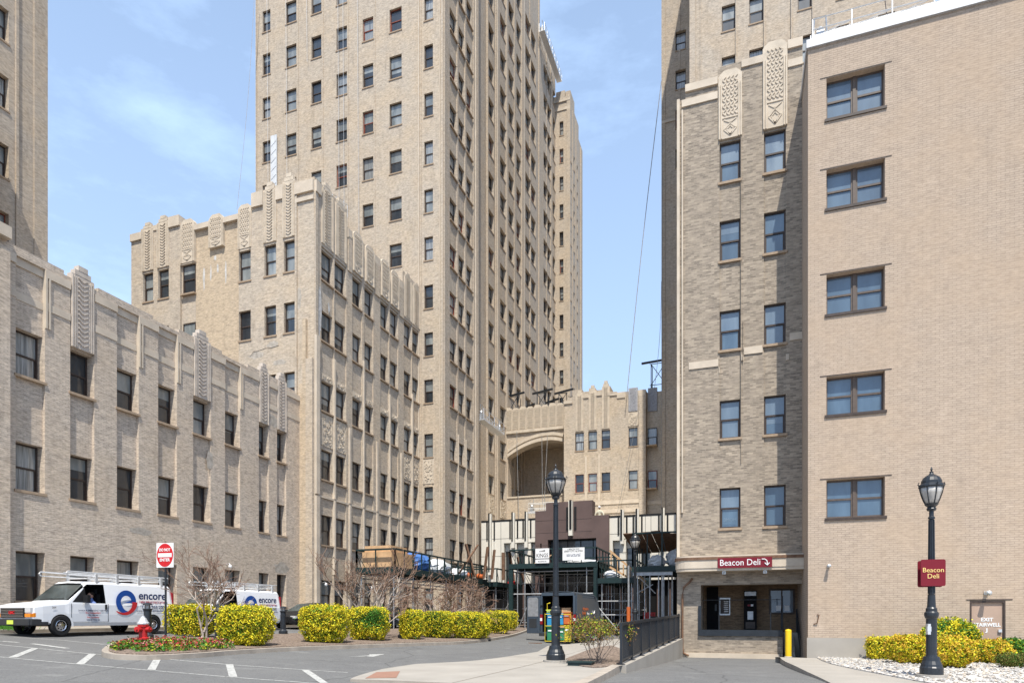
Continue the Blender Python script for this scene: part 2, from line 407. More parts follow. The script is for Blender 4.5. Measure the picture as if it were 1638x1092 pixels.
def strip(name, pa, pb, w, zoff=.005):   # painted line between two ground points
    a = Vector(pa); b = Vector(pb); d = (b-a); n = Vector((-d.y, d.x)).normalized()*w/2; k = max(1, int(d.length/1.0)); mb = MB()
    for i in range(k):
        p = a+d*i/k; q = a+d*(i+1)/k
        c = [p+n, p-n, q-n, q+n]; mb.quad(*[(v.x, v.y, G(v.x, v.y)+zoff) for v in c])
    return mb
def lines(name, polys, w, label, zoff=.005):
    mb = MB()
    for pl in polys:
        for a, b in zip(pl, pl[1:]):
            s = strip('', gp(*a), gp(*b), w, zoff); n = len(mb.v); mb.v += s.v; mb.f += [tuple(n+i for i in f) for f in s.f]; mb.m += s.m
    o = mb.build(name, 'white_mark'); o['kind'] = 'structure'; o['label'] = label; return o
lines('lane_marking', [[(-60, 1023), (0, 1030.5), (56, 1036), (144, 1045), (260, 1053), (371, 1062.7), (486, 1070.5), (556, 1075)],
                       [(-60, 1044), (0, 1050), (124, 1061.5), (241, 1071.5), (375, 1082.7), (500, 1092), (600, 1100)],
                       [(22, 1018.5), (95, 1023), (172, 1030.5)]], .065, 'long white lines painted across the asphalt road')
lines('crosswalk_bar', [[(56, 1036.5), (20, 1051)], [(148, 1045.5), (128, 1061.5)], [(252, 1053), (242, 1071)], [(367, 1062), (373, 1082)], [(488, 1071), (520, 1093)],
                        [(0, 1025), (30, 1027)], [(52, 1029), (108, 1036.5)]], .17, 'short white bars between the two painted lines', .007)
a = [gp(555, 1050), gp(586, 1048.8), gp(596, 1050), gp(616, 1045.4), gp(590, 1046), gp(592, 1047.5)]
mb = MB(); mb.v = [(x, y, G(x, y)+.006) for x, y in a]; mb.f = [tuple(range(6))]; mb.m = [0]
mb.build('road_arrow', 'white_mark')['kind'] = 'structure'
# left building pavement with its kerbed nib
KZ = lambda x, y: G(x, y)+.13
sheet('pavement', [(-24.7, -8), (-21.6, -8), (-21.6, 12.6), (-21.8, 13.5), (-22.5, 14.2), (-23.6, 14.4), (-24.7, 14.6), (-24.7, 60), (-27, 60), (-27, -8)], KZ, ['concrete', 'kerb'], skirt=.3, label='concrete pavement along the foot of the left buildings')
# planted island
near = [gp(*p, .13) for p in [(163, 1038), (172, 1044), (200, 1046.5), (250, 1047), (330, 1043), (373, 1039.5), (465, 1034.5), (550, 1031.5), (620, 1029), (681, 1027), (740, 1025), (783, 1020.5), (825, 1013), (848, 1004)]]
far = [gp(*p, .13) for p in [(840, 999), (800, 1000), (700, 1002.5), (600, 1006), (500, 1011), (440, 1013.5), (380, 1015.5), (330, 1016.5), (270, 1017.5), (215, 1020.5), (183, 1026)]]
isl = smooth_path(near+far, 4, True)
sheet('island_kerb', isl, KZ, ['kerb', 'kerb'], skirt=.3, label='tan kerb round the planted island')
cx = sum(p[0] for p in isl)/len(isl); cy = sum(p[1] for p in isl)/len(isl)
def inset(poly, d):
    out = []; N = len(poly); A = sum(poly[i][0]*poly[(i+1) % N][1]-poly[(i+1) % N][0]*poly[i][1] for i in range(N)); s = 1 if A > 0 else -1
    for i in range(N):
        a = Vector(poly[i-1]); b_ = Vector(poly[(i+1) % N]); t = (b_-a).normalized(); n = Vector((-t.y, t.x))*s
        out.append((poly[i][0]+n.x*d, poly[i][1]+n.y*d))
    return out
isl_in = inset(isl, .16)
sheet('planting_bed', isl_in, lambda x, y: G(x, y)+.155, ['mulch', 'mulch'], skirt=.06, label='brown mulch bed of the island')
# plaza pavement, its ramp beside the fence
def PZ(x, y): return .10+.03*sm(-9, -7, x)+.36*sm(16.5, 29.5, y)*sm(-7.5, -3.6, x)*(1-sm(32, 40, y))
pp = [(560, 1085.5), (572, 1080), (604, 1071), (645, 1062.5), (700, 1059.3), (748, 1056.5), (799, 1051), (860, 1041.5)]
ppw = smooth_path([gp(*p, zf=PZ) for p in pp], 4)
last = ppw[-1]
right_k = [gp(*p, zf=lambda x, y: .11) for p in [(935, 1093), (990, 1066)]]
plaza = ppw+[(-8.6, 29.5), (-7.6, 33), (-6.6, 46), (-3.13, 46), (-3.13, 30), (-3.13, 18.2), right_k[1], right_k[0], (-3.6, 12.2), (-4.5, 11.2), (-5.6, 12.2)]
sheet('plaza_pavement', plaza, PZ, ['concrete', 'kerb'], step=.8, skirt=.25, label='pale concrete pavement ramping up beside the black fence')
kl = right_k[1], gp(962, 1079, zf=lambda x, y: .12), right_k[0]
kq = [(-3.0, 17.7)]+[(p[0]+.07, p[1]) for p in kl]+[(-3.35, 12.0)]; kq = kq+[(x-.26, y+.03) for x, y in reversed(kq)]
sheet('kerb', kq, lambda x, y: .145+.03*sm(15, 17.7, y), ['kerb', 'kerb'], step=1, skirt=.35, label='concrete kerb running on from the retaining wall')
tp = [gp(*p, zf=lambda x, y: PZ(x, y)+.005) for p in [(584, 1084), (602, 1074), (640, 1072.5), (634, 1083)]]
sheet('tactile_pad', tp, lambda x, y: PZ(x, y)+.006, ['pink_pad'], step=.5, label='salmon tactile pad set in the pavement corner')
mj = MB()
for a, b_ in (((-8.0, 20.6), (-3.2, 20.6)), ((-8.2, 24.5), (-3.2, 24.5)), ((-7.2, 17.2), (-3.6, 17.2)), ((-5.6, 12.2), (-5.6, 29))):
    A = Vector(a); B = Vector(b_); n = (B-A).normalized(); n = Vector((-n.y, n.x))*.012; k = 10
    for i in range(k):
        p = A.lerp(B, i/k); q = A.lerp(B, (i+1)/k); mj.quad(*[(v.x, v.y, PZ(v.x, v.y)+.004) for v in (p+n, p-n, q-n, q+n)])
mj.build('pavement_joint', 'soil')['kind'] = 'structure'
bed = smooth_path([gp(*p, zf=lambda x, y: .16) for p in [(905, 1054), (925, 1048), (952, 1041), (978, 1040)]], 3)+[(-3.25, 21), (-3.25, 17.6)]+smooth_path([gp(*p, zf=lambda x, y: .16) for p in [(982, 1063), (950, 1066), (915, 1061)]], 3)
sheet('shrub_bed', bed, lambda x, y: PZ(x, y)+.03, ['mulch', 'mulch'], step=.8, skirt=.06, label='mulch bed at the near end of the black fence')
# right hand pavement and gravel
RZ = lambda x, y: .02-.08*sm(20, 26, y)
rk = smooth_path([gp(*p, zf=RZ) for p in [(1246, 1049), (1256, 1057), (1282, 1069), (1312, 1083), (1345, 1100)]], 3)
sheet('side_pavement', rk+[(4.5, 11), (30, 11), (30, 26.66), (2.4, 26.66), (1.25, 26.9)], RZ, ['concrete', 'kerb'], step=1, skirt=.3, label='pale concrete pavement below the big brick wall')
gr = smooth_path([gp(*p, zf=lambda x, y: RZ(x, y)+.03) for p in [(1306, 1050), (1330, 1060), (1367, 1068), (1420, 1078), (1462, 1086), (1520, 1096), (1600, 1110)]], 3)
grp = gr+[(30, 14), (30, 26.64), (2.7, 26.64)]
sheet('gravel_bed', grp, lambda x, y: RZ(x, y)+.03, ['gravel', 'gravel'], step=1, skirt=.05, label='white gravel bed at the foot of the big brick wall')
def inside(poly, x, y):
    c = False; j = len(poly)-1
    for i in range(len(poly)):
        if (poly[i][1] > y) != (poly[j][1] > y) and x < (poly[j][0]-poly[i][0])*(y-poly[i][1])/(poly[j][1]-poly[i][1])+poly[i][0]: c = not c
        j = i
    return c
mb = MB(); rg = random.Random(3); n = 0
while n < 5200:
    y = 14+12.6*rg.random()**.8; x = 2.6+10.5*rg.random()
    if not inside(grp, x, y): continue
    n += 1; s = rg.uniform(.018, .055); z = RZ(x, y)+.035+s*.2; a = rg.random()*6.3
    vs = []
    for k in range(6):
        t = a+k*1.047; r = s*rg.uniform(.7, 1.2); vs.append((x+r*math.cos(t), y+r*math.sin(t)*.8, z+rg.uniform(-.3, .3)*s))
    i = len(mb.v); mb.v += vs+[(x, y, z+s*.8), (x, y, z-s*.5)]
    for k in range(6): mb.f.append((i+k, i+(k+1) % 6, i+6)); mb.m.append((0, 1, 0, 2, 0, 1, 0)[n % 7])
    for k in range(6): mb.f.append((i+(k+1) % 6, i+k, i+7)); mb.m.append((0, 1, 0, 2, 0, 1, 0)[n % 7])
plain('pebble_dark', (.22, .20, .18), .85, .2, var=.3, scale=5); plain('pebble_warm', (.46, .40, .33), .85, .2, var=.2, scale=5)
tag(mb.build('gravel_stones', ['pebble', 'pebble_warm', 'pebble_dark']), 'loose white pebbles spread over the gravel bed', 'pebbles', kind='stuff')
# ------------------------------------------------------------------ buildings
import bisect
def relief(layers, T=.6):
    # layers painted in order: (u0,u1,v0,v1,depth,mat); depth None = open air, mat -1 = open hole for a window
    us = sorted({round(l[i], 4) for l in layers for i in (0, 1)}); vs = sorted({round(l[i], 4) for l in layers for i in (2, 3)})
    nu, nv = len(us)-1, len(vs)-1
    D = [[-T]*nv for _ in range(nu)]; Mt = [[-1]*nv for _ in range(nu)]
    for u0, u1, v0, v1, d, m in layers:
        i0, i1 = bisect.bisect_left(us, round(u0, 4)), bisect.bisect_left(us, round(u1, 4)); j0, j1 = bisect.bisect_left(vs, round(v0, 4)), bisect.bisect_left(vs, round(v1, 4))
        for i in range(i0, i1):
            for j in range(j0, j1):
                if d is None: D[i][j] = -T; Mt[i][j] = -1
                else: D[i][j] = d; Mt[i][j] = m
    mb = MB()
    for i in range(nu):
        j = 0
        while j < nv:                       # front faces, merged upwards
            k = j
            while k+1 < nv and D[i][k+1] == D[i][j] and Mt[i][k+1] == Mt[i][j]: k += 1
            if Mt[i][j] >= 0:
                y = -D[i][j]; mb.quad((us[i], y, vs[j]), (us[i+1], y, vs[j]), (us[i+1], y, vs[k+1]), (us[i], y, vs[k+1]), Mt[i][j])
            j = k+1
    def side(a, b, fn, ma, mb_):
        if abs(a-b) < 1e-6: return
        m = ma if a > b else mb_
        if m < 0: m = max(ma, mb_, 0)
        fn(-max(a, b), -min(a, b), m, a > b)
    for i in range(nu+1):
        for j in range(nv):
            a = D[i-1][j] if i > 0 else -T; b = D[i][j] if i < nu else -T
            ma = Mt[i-1][j] if i > 0 else -1; m2 = Mt[i][j] if i < nu else -1
            def fn(y0, y1, m, left, i=i, j=j):
                x = us[i]; q = [(x, y0, vs[j]), (x, y1, vs[j]), (x, y1, vs[j+1]), (x, y0, vs[j+1])]
                mb.quad(*(q if left else q[::-1]), m)
            side(a, b, fn, ma, m2)
    for j in range(nv+1):
        for i in range(nu):
            a = D[i][j-1] if j > 0 else -T; b = D[i][j] if j < nv else -T
            ma = Mt[i][j-1] if j > 0 else -1; m2 = Mt[i][j] if j < nv else -1
            def fn(y0, y1, m, low, i=i, j=j):
                z = vs[j]; q = [(us[i], y0, z), (us[i+1], y0, z), (us[i+1], y1, z), (us[i], y1, z)]
                mb.quad(*(q if low else q[::-1]), m)
            side(a, b, fn, ma, m2)
    return mb
WIN = {}
def win_meshes(w, h, blind, kind, simple, frame='frame', rec=.3):
    key = (round(w, 2), round(h, 2), blind, kind, simple, frame, rec)
    if key in WIN: return WIN[key]
    fr = MB(); pn = MB(); si = MB(); t = .06; x = w/2
    def pane(x0, x1, z0, z1, y, lev):       # lev = world height where blind ends
        mt = {'n': 1, 'c': 2, 'b': 1, 'd': 1}[kind]
        if lev <= z0: pn.box(x0, x1, y, y+.012, z0, z1, mt)
        elif lev >= z1: pn.box(x0, x1, y, y+.012, z0, z1, 0)
        else: pn.box(x0, x1, y, y+.012, lev, z1, mt); pn.box(x0, x1, y+.004, y+.016, z0, lev, 0)
    lev = h*(1-blind)
    if kind == 'quad':
        for a, b in ((-x, -.05), (.05, x)):
            fr.box(a, a+.06, 0, .09, 0, h); fr.box(b-.06, b, 0, .09, 0, h); fr.box(a+.06, b-.06, 0, .09, 0, .07); fr.box(a+.06, b-.06, 0, .09, h-.07, h); fr.box(a+.06, b-.06, -.01, .07, h*.47, h*.47+.07)
            pn.box(a+.06, b-.06, .035, .05, .07, h*.47, 0); pn.box(a+.06, b-.06, .02, .035, h*.47+.07, h-.07, 0)
        fr.box(-.05, .05, -.03, .1, 0, h)
        pm = ['glass_blue', 'glass_blind', 'glass_curtain']
    else:
        fr.box(-x, -x+t, 0, .12, 0, h); fr.box(x-t, x, 0, .12, 0, h); fr.box(-x+t, x-t, 0, .12, 0, t); fr.box(-x+t, x-t, 0, .12, h-t, h)
        s = .045; mid = h*.5
        fr.box(-x+t, x-t, .03, .09, mid-.035, mid+.035)
        fr.box(-x+t, -x+t+s, .06, .10, t, mid-.035); fr.box(x-t-s, x-t, .06, .10, t, mid-.035)
        if kind == 'b':
            for q in (-w/6, w/6): fr.box(q-.012, q+.012, .03, .075, t, h-t)
        pane(-x+t+s, x-t-s, t, mid-.035, .08, lev); pane(-x+t, x-t, mid+.035, h-t, .05, lev)
        pm = ['glass_dark', 'glass_blind', 'glass_curtain'] if kind != 'd' else ['glass_blue', 'glass_haze', 'glass_curtain']
    si.box(-x-.06, x+.06, -rec-.05, .0, -.11, -.01)
    if simple:
        q = MB(); n = 0
        for src, off in ((fr, 0), (pn, 1), (si, 4)):
            n = len(q.v); q.v += src.v; q.f += [tuple(n+i for i in f) for f in src.f]; q.m += [k+off for k in src.m]
        r = (q.mesh('window', [frame]+pm+['sill']), None, None)
    else: r = (fr.mesh('window', [frame if kind != 'quad' else 'frame_brown']), pn.mesh('pane', pm), si.mesh('window_sill', ['sill' if kind != 'quad' else 'frame']))
    WIN[key] = r; return r
class Bld:
    def __init__(s, name, loc, label, cat='building', group=None):
        s.r = empty(name, loc, label=label, cat=cat, group=group); s.loc = Vector(loc); s.nw = 0; s.stuff = []; s.red = .1 if name in ('brick_tower', 'court_building') else .0
    def add(s, mb, name, mats, rot=0, loc=(0, 0, 0), smooth=False):
        return mb.build(name, mats, s.r, tuple(Vector(loc)-s.loc), rot, smooth)
    def local(s, axis, plane, u, dpt, v):
        p = Vector((u, plane-dpt, v)) if axis == 'f' else Vector((plane+dpt, u, v)); return p-s.loc
    def window(s, axis, plane, u, v, w, h, rec, simple=False, kind=None, frame=None):
        rr = R.random()
        k = kind or ('c' if rr < .16 else ('b' if rr < .0 else 'n'))
        bl = R.choice([0, .3, .5, .5, .55, .7, .95, 1., 1.]) if k in 'nd' else (1. if k == 'c' else 0)
        if k == 'quad': bl = 0
        fr = frame or ('frame_red' if R.random() < s.red else 'frame')
        a, b, c = win_meshes(w, h, bl, k, simple, fr, rec)
        rot = 0 if axis == 'f' else math.pi/2
        o = link('window', a, s.r, s.local(axis, plane, u, -rec, v), rot); s.nw += 1
        if b: link('pane', b, o); link('window_sill', c, o)
        return o
    def wall(s, axis, plane, layers, mats, T=.6, name='wall'):
        return s.add(relief(layers, T), name, mats, 0 if axis == 'f' else math.pi/2, (0, plane, 0) if axis == 'f' else (plane, 0, 0))
    def facade(s, axis, plane, u0, u1, z0, z1, cols, rows, ribs=(), extra=(), mats=('brick_tan', 'stone'), rec=.3, simple=False, bay=0, skip=(), limit=None, T=.6, kinds=None, hh=None):
        L = [(u0, u1, z0, z1, 0, 0)]
        for r in ribs: L.append((r[0], r[1], r[2] if len(r) > 2 else z0, r[3] if len(r) > 3 else z1, r[4] if len(r) > 4 else .12, r[5] if len(r) > 5 else 0))
        if bay:
            for a, b in cols: L.append((a, b, rows[0][0] if bay > 0 else rows[1][0], z1, -abs(bay), 0))
        L += list(extra)
        for ci, (a, b) in enumerate(cols):
            for ri, (za, zb) in enumerate(rows):
                if (ci, ri) in skip: continue
                L.append((a, b, za, zb, -rec-.13, -1))
                if limit is not None and s.nw >= limit: s.stuff.append((axis, plane, (a+b)/2, za, b-a, zb-za, rec)); continue
                s.window(axis, plane, (a+b)/2, za, b-a, zb-za, rec, simple, kinds(ci, ri) if kinds else None)
        s.wall(axis, plane, L, mats, T)
    def flush(s):
        if not s.stuff: return
        q = MB()
        for axis, plane, u, v, w_, h, rec in s.stuff:
            me = win_meshes(w_, h, R.choice([0, .5]), 'n', True, 'frame', rec)[0]; n = len(q.v); p = s.local(axis, plane, u, -rec, v)
            for x in me.vertices:
                c = x.co; q.v.append((p.x+c.x, p.y+c.y, p.z+c.z) if axis == 'f' else (p.x-c.y, p.y+c.x, p.z+c.z))
            for pl in me.polygons: q.f.append(tuple(n+i for i in pl.vertices)); q.m.append(pl.material_index)
        q.build('window', ['frame', 'glass_dark', 'glass_blind', 'glass_curtain', 'sill'], s.r)['kind'] = 'stuff'
# carved stone panels: stepped head, raised border and a relief of scales, chevrons or leaves
PAN = {}
def panel_mesh(w, h, style, mat):
    key = (round(w, 1), round(h, 1), style, mat)
    if key in PAN: return PAN[key]
    mb = MB(); x = w/2
    if style in ('perf', 'lattice'):
        mb.box(-x, x, -.02, .25, 0, h-.25*w); mb.prism([(-x, h-.25*w), (x, h-.25*w), (x*.8, h-.12*w), (x*.5, h), (-x*.5, h), (-x*.8, h-.12*w)], -.02, .25)
    elif style == 'steps':
        mb.box(-x, x, -.02, .25, 0, h*.88); mb.box(-x*.72, x*.72, -.03, .24, h*.88, h*.94); mb.box(-x*.42, x*.42, -.04, .23, h*.94, h)
    else: mb.box(-x, x, -.02, .25, 0, h)
    for q in ((-x+.03, x-.03) if w < .8 else (-x+.04, -x+.13, x-.13, x-.04)): mb.box(q-.025, q+.025, -.06, -.018, h*(0 if style == 'steps' else .0), h*(.86 if style == 'steps' else .8))
    if style in ('perf', 'scale', 'lattice'):
        iw = w-.34 if w >= .8 else w-.16; n = max(3, int(iw/.15)); st = iw/n; k = 0; z = h*.34 if style == 'perf' else .12; th = .06 if style == 'lattice' else .035
        while z < h*(.93 if style == 'scale' else .9):
            for i in range(n):
                cx_ = -iw/2+st*(i+.5); lean = 1 if k % 2 else -1
                mb.bar((cx_-lean*st*.4, -.035, z-.03), (cx_+lean*st*.4, -.035, z+.09), th, .05)
            z += .14; k += 1
        if style == 'perf':
            a = iw/2
            for s_ in (-1, 1):
                for q in (1, .55):
                    mb.bar((0, -.03, h*.04), (s_*a*.8*q, -.03, h*.13), .03, .05); mb.bar((s_*a*.8*q, -.03, h*.13), (0, -.03, h*(.13+.08*q)), .03, .05)
                mb.bar((0, -.03, h*.22), (s_*a*.8, -.03, h*.27), .03, .05)
            mb.box(-a, a, -.05, -.018, h*.29, h*.31)
    elif style in ('steps', 'vine'):
        z = .15; k = 0
        for q in (-x*.58, x*.58): mb.box(q-.02, q+.02, -.05, -.018, .05, h*.84)
        while z < h*.84:
            for s_ in (-1, 1): mb.bar((s_*.01, -.035, z), (s_*x*.42, -.05, z+.13), .045, .05)
            z += .19; k += 1
    elif style == 'leaf':
        rg = random.Random(int(w*100+h*10))
        for _ in range(int(w*h*26)):
            cx_ = rg.uniform(-x+.1, x-.1); z = rg.uniform(.1, h-.1); a = rg.random()*3.1; l = .09
            mb.bar((cx_-l*math.cos(a), -.035, z-l*math.sin(a)), (cx_+l*math.cos(a), -.04, z+l*math.sin(a)), .04, .05)
    r = mb.mesh('carved_panel', [mat]); PAN[key] = r; return r
def panel(b, axis, plane, u, v, w, h, style='perf', mat='stone_cream', dpt=.1):
    return link('carved_panel', panel_mesh(w, h, style, mat), b.r, b.local(axis, plane, u, dpt, v), 0 if axis == 'f' else math.pi/2)
def body(b, x0, x1, y0, y1, z0, z1, mat='brick_tan', name='rear_wall'):
    mb = MB(); mb.box(x0, x1, y0, y1, z0, z1-.02, 0); return b.add(mb, name, [mat])
def roof(b, x0, x1, y0, y1, z):
    mb = MB(); mb.box(x0, x1, y0, y1, z, z+.25, 0); return b.add(mb, 'roof', ['soil'])
FL = [3.8, 7.95, 12.1, 16.45, 20.9, 24.75, 28.65, 32.6, 36.5, 40.45, 44.4, 48.35, 52.3, 56.2, 60.1, 64.05, 68, 71.9, 75.8]   # window heads, storey by storey
def rows(i0, i1, h=1.9): return [(z-h, z) for z in FL[i0:i1]]

# --- low wing along the left
X0 = -26
W = Bld('hospital_wing', (X0-6, 20, 1), 'low grey brick wing with tall sash windows between brick piers, along the left pavement')
cL = [25, 112.3, 187, 253, 309, 360, 414, 443]; cR = [72, 151, 222, 283, 337, 384, 430, 458]
cols = [(fY(a, X0), fY(b, X0)) for a, b in zip(cL, cR)]
rw = [(2.1, 4.0), (6.35, 8.2), (10.75, 12.55)]
pre = [(cols[0][0]-2.9*k, cols[0][0]-2.9*k+1.1) for k in (1, 2)]
ex = []
uu0, uu1 = 8, 33.9
for a, b in cols+pre: ex.append((a, b, 6.3, 15.6, -.14, 0))
bands = [(14.55, 14.95), (13.55, 13.75)]
for z0_, z1_ in bands: ex.append((cols[0][0]-.4, uu1, z0_, z1_, .05, 1)) if False else None
ex.append((uu0, uu1, 13.62, 13.92, .03, 1)); ex.append((uu0, uu1, 14.9, 15.22, .06, 1))
for a, b in cols+pre: ex += [(a, b, 13.62, 13.92, -.11, 1), (a, b, 14.9, 15.22, -.08, 1)]
ex.append((uu0, uu1, 15.22, 16.4, None, -1))
ex.append((cols[0][0]-1.6, cols[0][0]-.35, 1, 16.0, .25, 0)); ex.append((cols[0][0]-1.6, cols[0][0]-.35, 15.5, 16.0, .34, 1))
ex.append((uu0, cols[0][0]-1.6, 15.2, 16.39, .1, 0))
for k, (a, b) in enumerate(cols): # narrow stone fin at the far side of each bay near the top
    if k not in (1, 4, 6, 7): ex.append((b+.0, b+.07, 12.9, 15.3, .06, 1)); ex.append((b+.13, b+.2, 12.9, 15.3, .06, 1))
    ex.append((a-.9, b+.75, 15.22, 15.22+(.18 if k % 2 else .34), .02, 0))
W.facade('s', X0, uu0, uu1, .4, 16.4, cols+pre, rw, extra=[e for e in ex if e], mats=('brick_grey', 'stone'), rec=.42, T=.9)
for k in (1, 4, 6, 7):
    a, b = cols[k]; panel(W, 's', X0, (a+b)/2, 12.62, b-a-.08, 3.45, 'steps', 'stone_pale', .01)
body(W, -39, X0-.92, 8, 33.9, .2, 14.6, 'brick_grey'); roof(W, -39, X0-.7, 8, 33.9, 14.6)
# --- tall block behind it at the far left
A = Bld('brick_tower', (-45, 20, 1), 'tan brick tower cut by the left edge of the photo, behind the low grey wing')
cA = [(fY(-16, -40), fY(14, -40))]
A.facade('s', -40, 22, 28.0, 1, 62, cA, rows(3, 13), ribs=[(cA[0][1]+.35, cA[0][1]+.5, 1, 62, .1, 0), (27.2, 28, 1, 62, .08, 0)], extra=[(22, 24.2, 1, 30, 1.6, 0)], mats=('brick_tan', 'stone'), T=.7)
body(A, -55, -40.72, 22, 28, .5, 62)
# --- front block with carved parapet
B = Bld('hospital_block', (-33, 41, 1), 'tan brick block with carved parapet panels, between the grey wing and the tallest tower')
Yb = 34.0; Xb = -25.0
g = lambda px: fX(px, Yb)
ul = g(210); colB = [(g(229), g(245)), (g(253), g(270)), (g(290), g(310)), (g(382), g(401)), (g(423), g(441.5)), (g(454), g(471.5))]
rB = [(15.0, 16.9), (19.4, 21.3), (23.25, 25.2)]
ex = [(ul, g(288), 28.35, 30.4, None, -1), (ul, g(225), 28.15, 30.4, None, -1), (g(288), g(404), 27.7, 30.4, None, -1), (g(404), Xb-.02, 28.8, 30.4, None, -1), (g(404), g(410), 28.5, 30.4, None, -1)]
ex += [(ul, g(228), 27.6, 28.1, .12, 1), (g(271), g(288), 27.9, 28.6, .12, 1), (g(246), g(252), 28.0, 28.35, .06, 1), (g(300), g(334), 27.35, 27.7, .04, 1), (g(357), g(382), 27.35, 27.7, .04, 1),
       (g(404), g(422), 27.8, 28.7, .14, 1), (g(442), g(453), 27.9, 28.8, .1, 1), (g(473), Xb-.02, 27.9, 28.6, .15, 1), (g(473), Xb-.02, 27.4, 27.65, .1, 1)]
ex += [(g(310.2), g(381.8), 8, 27.35, -.18, 2), (g(288), g(310.2), 8, 25.2, -.18, 0)]
ex += [(g(487), g(492), 1, 20, .2, 2), (g(480), g(487), 1, 16, .15, 2), (g(492), Xb-.02, 1, 17.5, .2, 0)]
B.facade('f', Yb, ul, Xb-.02, 8, 30.4, colB, rB, ribs=[(g(473), g(476), 8, 28, .1, 0)], extra=ex, mats=('brick_pale', 'stone', 'brick_yellow'), rec=.16, T=.7)
for k, (st, z0_, z1_) in enumerate([('vine', 25.35, 28.65), ('vine', 25.35, 28.85), ('perf', 25.3, 28.2), ('perf', 25.35, 28.2), ('steps', 25.35, 29.15), ('steps', 25.4, 29.4)]):
    a, b = colB[k]; panel(B, 'f', Yb, (a+b)/2, z0_, (b-a)+.1, z1_-z0_, 'steps' if st == 'vine' else st, 'stone_cream', .01 if k in (2, 3) else .04)
panel(B, 'f', Yb, (g(334)+g(357))/2, 25.9, g(357)-g(334), 2.15, 'perf', 'stone_cream', .01)
s_ = lambda px: fY(px, Xb)
prs = [(514, 527.5), (536, 548.5), (563.7, 573.5), (583.5, 592), (608.5, 616.5), (624.5, 632), (646, 653.5), (660, 667.3)]
colS = [(s_(a), fY(b, Xb-.27)) for a, b in prs]
rS = [(1.9, 3.8), (6.05, 7.95), (10.2, 12.1), (14.55, 16.45), (19, 20.9), (22.85, 24.75)]
Ye = 47.98
ex = []
for i in (0, 2, 4, 6):
    a = colS[i]; b = colS[i+1]
    ex.append((a[0], b[1], 1, 24.9, -.08, 0)); ex.append((a[1]+.04, b[0]-.04, 1, 25.2, .0, 0)); ex.append(((a[1]+b[0])/2-.08, (a[1]+b[0])/2+.08, 4.2, 18.2+.6*(i % 4), .09, 1))
mids = [(colS[i][1]+colS[i+1][0])/2 for i in (1, 3, 5)]
for m_ in mids: ex.append((m_-.1, m_+.1, 1, 14.2, .09, 1))
ex += [(Yb+.02, Ye, 28.8, 30.4, None, -1)]
ex += [(Yb+.02, colS[0][0]-.15, 27.9, 28.6, .15, 1), (Yb+.02, Yb+.35, 1, 19, .16, 1), (Yb+.02, Yb+.3, 19, 27.9, .08, 0)]
ex += [(colS[1][1]+.1, colS[2][0]-.15, 27.0, 27.6, .1, 1), (colS[1][1]+.1, colS[6][0]-.2, 27.7, 30.4, None, -1), (colS[6][0]-.2, Ye, 28.6, 30.4, None, -1), (colS[3][1]+.1, colS[4][0]-.1, 27.1, 27.6, .08, 1), (colS[5][1]+.1, colS[6][0]-.1, 27.1, 27.6, .08, 1)]
ex += [(colS[1][1]+.15, colS[2][0]-.15, 24.8, 27.1, .08, 0), (colS[3][1]+.15, colS[4][0]-.15, 24.8, 27.1, .08, 0), (colS[5][1]+.15, colS[6][0]-.15, 24.8, 27.1, .08, 0), (Yb+.02, Ye, 9.0, 9.12, .03, 1)]
B.facade('s', Xb, Yb+.02, Ye-.02, .5, 30.4, colS, rS, extra=ex, mats=('brick_pale', 'stone'), rec=.27, T=.8, simple=False)
for k, (a, b) in enumerate(colS):
    out = k in (0, 1, 6, 7)
    panel(B, 's', Xb, (a+b)/2, 25.1, b-a, ((4.05 if k < 2 else 3.65) if out else 2.8)-.1*(k % 2), 'steps' if out else 'perf', 'stone_cream', .01 if out else .08)
    if out: panel(B, 's', Xb, (a+b)/2, 12.35, b-a-.02, 2.0, 'leaf', 'stone_cream', -.07)
    panel(B, 's', Xb, (a+b)/2, 16.5, b-a-.02, .42, 'leaf', 'stone_cream', -.06)
body(B, ul, -25.82, 34.72, 48, .2, 27.2, 'brick_pale'); roof(B, ul+.3, -25.8, 34.7, 47.9, 27.0)
def stain(b, axis, plane, spots, mat='efflorescence', seed=1):      # lime runs and mortar patches with outlines of their own
    rg = random.Random(seed)
    for u, v, w_, h in spots:
        mb = MB(); n = 14; i = 0
        for k in range(n):
            t = 2*math.pi*k/n; rr = rg.uniform(.6, 1); mb.v.append((u+w_/2*rr*math.cos(t), 0, v+h/2*rr*math.sin(t)))
        mb.f.append(tuple(range(i, i+n))); mb.m.append(0)
        link('mortar_patch', mb.mesh('mortar_patch', [mat]), b.r, b.local(axis, plane, 0, .004, 0), 0 if axis == 'f' else math.pi/2)
plain('efflorescence', (.52, .50, .47), .9, .1, var=.25, scale=5); plain('grey_mortar', (.40, .36, .31), .9, .1, var=.3, scale=4)
gb = lambda px: fX(px, Yb)
stain(B, 'f', Yb-.18+.36, [(gb(323), 24.1, .22, 1.9), (gb(334), 24.3, .16, 1.3), (gb(345), 24.6, .2, .8), (gb(358), 24.2, .18, 1.6), (gb(341), 25.3, .3, .4)])
stain(B, 'f', Yb, [(gb(410), 18.3, 1.6, .5), (gb(447), 17.6, 1.3, .4), (gb(436), 18.8, 1.0, .5), (gb(478), 21.5, .5, 1.6)], 'grey_mortar', 3)
cr_ = MB(); cp = [(gb(400), 18.25), (gb(405), 18.5), (gb(412), 18.52), (gb(424), 18.62), (gb(432), 18.58), (gb(446), 18.65)]
